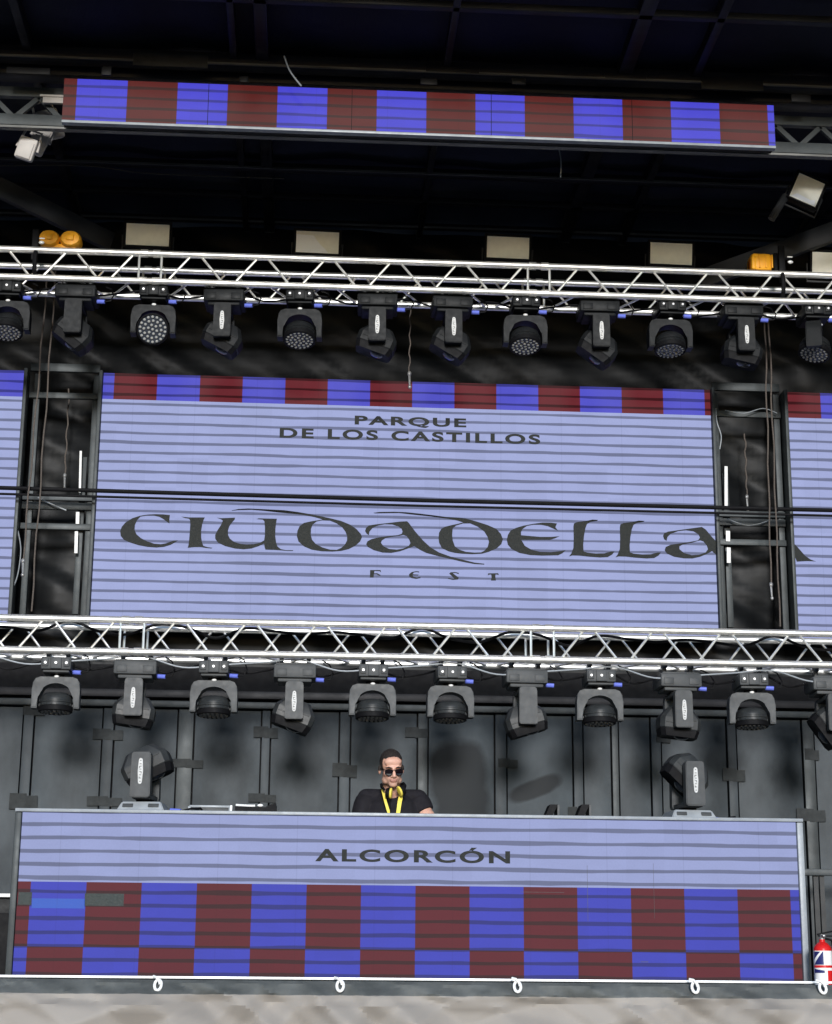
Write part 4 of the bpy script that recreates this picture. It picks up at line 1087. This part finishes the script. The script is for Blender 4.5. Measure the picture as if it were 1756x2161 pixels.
# trousers and shoes (behind the desk)
b = MB()
for s_ in (-1, 1):
    hip = Vector((s_*.09, .11, .86)); kn = Vector((s_*.13, .02, .47)); an = Vector((s_*.15, .10, .07))
    b.capsule(hip, kn, .098, .072); b.capsule(kn, an, .070, .056)
b.ell((0, .10, .88), (.175, .13, .10)); remeshed(b, 'trousers', .009, M['trouser'], 3, dj)
b = MB()
for s_ in (-1, 1): b.ell((s_*.165, .0, .035), (.048, .145, .045)); b.box((s_*.165, .0, .012), (.09, .27, .024), bev=.01)
b.build('shoes', M['dark'], dj)
# hair: cap over the skull, low fade at the sides
hr = bmesh.new(); bmesh.ops.create_uvsphere(hr, u_segments=56, v_segments=40, radius=1)
def hairline(x, y):
    if y < -.045: return .069 + .16*max(0, abs(x)-.022) + .003*math.sin(90*x)
    if y < .02: return .078 + (y+.045)/.065*(-.030)
    return .048 - .9*max(0, y-.03)
dl_ = []
for v in hr.verts:
    nrm = v.co.copy()
    v.co = Vector((nrm.x*.0782, .015+nrm.y*.0985, .040+nrm.z*.0925))
    v.co += nrm*(.0022*math.sin(40*nrm.x+7*nrm.z)*math.sin(33*nrm.y+5*nrm.x) + .0012*math.sin(71*nrm.x)*math.sin(67*nrm.z))
for f in hr.faces:
    c = f.calc_center_median()
    if c.z < hairline(c.x, c.y): dl_.append(f)
bmesh.ops.delete(hr, geom=dl_, context='FACES')
bmesh.ops.transform(hr, matrix=HM, verts=hr.verts[:])
mb = MB(); mb.bm.free(); mb.bm = hr
ho = mb.build('hair', M['hair'], dj)
sdm = ho.modifiers.new('s', 'SOLIDIFY'); sdm.thickness = .004; sdm.offset = -1
b = MB()
for s_ in (-1, 1):
    b.tube([hp(s_*.014, -.0945, .017), hp(s_*.034, -.093, .023), hp(s_*.056, -.078, .017)], [.003, .0042, .002], 8)
b.build('eyebrows', M['hair'], dj)
# sunglasses
gl = MB()
for s_ in (-1, 1):
    ring0, ring1 = [], []
    for k in range(24):
        a = math.tau*k/24; x = .0275*math.cos(a); z = .0245*math.sin(a); 
        if z > .014: z = .014+(z-.014)*.45
        wrap = .10*s_*x
        ring0.append(hp(s_*.0345+x, -.107+abs(wrap)*.6+(.35*s_*x if s_*x > 0 else 0)*.5, -.008+z)); ring1.append(hp(s_*.0345+x, -.103+(.35*s_*x if s_*x > 0 else 0)*.5, -.008+z))
    gl.rings([ring0, ring1])
sgl = gl.build('sunglasses', M['lens'], dj, smooth=False)
b = MB()
b.tube([hp(-.012, -.107, .004), hp(0, -.110, .006), hp(.012, -.107, .004)], .0022, 8)
for s_ in (-1, 1):
    b.tube([hp(s_*.060, -.099, .006), hp(s_*.073, -.07, .006), hp(s_*.080, .0, .006), hp(s_*.080, .02, -.004)], .0024, 8)
    pts = []
    for k in range(25):
        a = math.tau*k/24; x = .0275*math.cos(a); z = .0245*math.sin(a)
        if z > .014: z = .014+(z-.014)*.45
        pts.append(hp(s_*.0345+x, -.106+(.35*s_*x if s_*x > 0 else 0)*.5, -.008+z))
    b.tube(pts, .0016, 6, cap=False)
b.build('frame', M['dark'], sgl)
# lanyard
def cw(cx, cy, Y): return at(700+cx/6.2, 1550+cy/6.2, Y)
ln = thing('lanyard', (PX, 12.1, DECK+1.2), 'yellow lanyard hanging around the neck over the black T-shirt', 'lanyard')
def ribbon(pts, w, name, parent):
    o = parent.location; b = MB(); rs = []
    for i, p in enumerate(pts):
        p = p-o; t_ = (pts[min(i+1, len(pts)-1)]-pts[max(i-1, 0)]).normalized(); s_ = t_.cross(Vector((0, -1, 0))).normalized()
        ww = w[i] if isinstance(w, list) else w
        rs.append([p+s_*ww/2, p-s_*ww/2, p-s_*ww/2+Vector((0, .003, 0)), p+s_*ww/2+Vector((0, .003, 0))])
    b.rings(rs); return b.build(name, M['yellow'], parent, smooth=False)
ribbon([cw(655, 660, 12.16), cw(672, 745, 12.095), cw(705, 880, 12.06), cw(745, 1010, 12.05), cw(790, 1150, 12.06)], [.016, .018, .018, .020, .022], 'strap', ln)
ribbon([cw(935, 680, 12.16), cw(915, 770, 12.095), cw(890, 880, 12.055), cw(872, 1010, 12.05), cw(840, 1150, 12.06)], [.022, .028, .028, .026, .022], 'strap', ln)
# headphones around the neck
hd = thing('headphones', (PX, 12.1, DECK+1.38), 'black headphones with yellow pads resting around the neck', 'headphones')
def hq(cx, cy, Y): return cw(cx, cy, Y)-hd.location
b = MB(); c0 = Vector((cw(800, 650, 12.2).x-PX, .10, .035))
b.tube([hq(690, 720, 12.03), hq(655, 690, 12.12), hq(650, 655, 12.2), c0+Vector((-.03, .12, .06)), c0+Vector((.03, .12, .06)), hq(940, 640, 12.2), hq(958, 670, 12.10), hq(948, 715, 12.04)], [.008, .010, .010, .010, .010, .010, .012, .010], 10); b.build('headband', M['dark'], hd)
def cup(c, ax, pad):
    b = MB(); q = Vector(ax).normalized().to_track_quat('Z', 'Y').to_matrix().to_4x4(); mt = Matrix.Translation(c) @ q
    b.lathe([(.012, -.026), (.030, -.022), (.035, -.010), (.035, .004)], mt, 24); cu_ = b.build('ear_cup', M['dark'], hd)
    b = MB(); b.lathe([(.018, .004), (.034, .005), (.037, .011), (.034, .018), (.020, .020)], mt, 24); b.build('ear_pad', M['yellow'], cu_)
cup(hq(752, 766, 12.03), (.97, -.18, -.10), 0); cup(hq(910, 735, 12.03), (-.90, -.22, -.42), 0)
MB().tube([hq(745, 800, 12.02), hq(755, 860, 12.035), hq(762, 900, 12.04), hq(775, 1100, 12.05)], .004, 6).build('cord', M['dark'], hd)
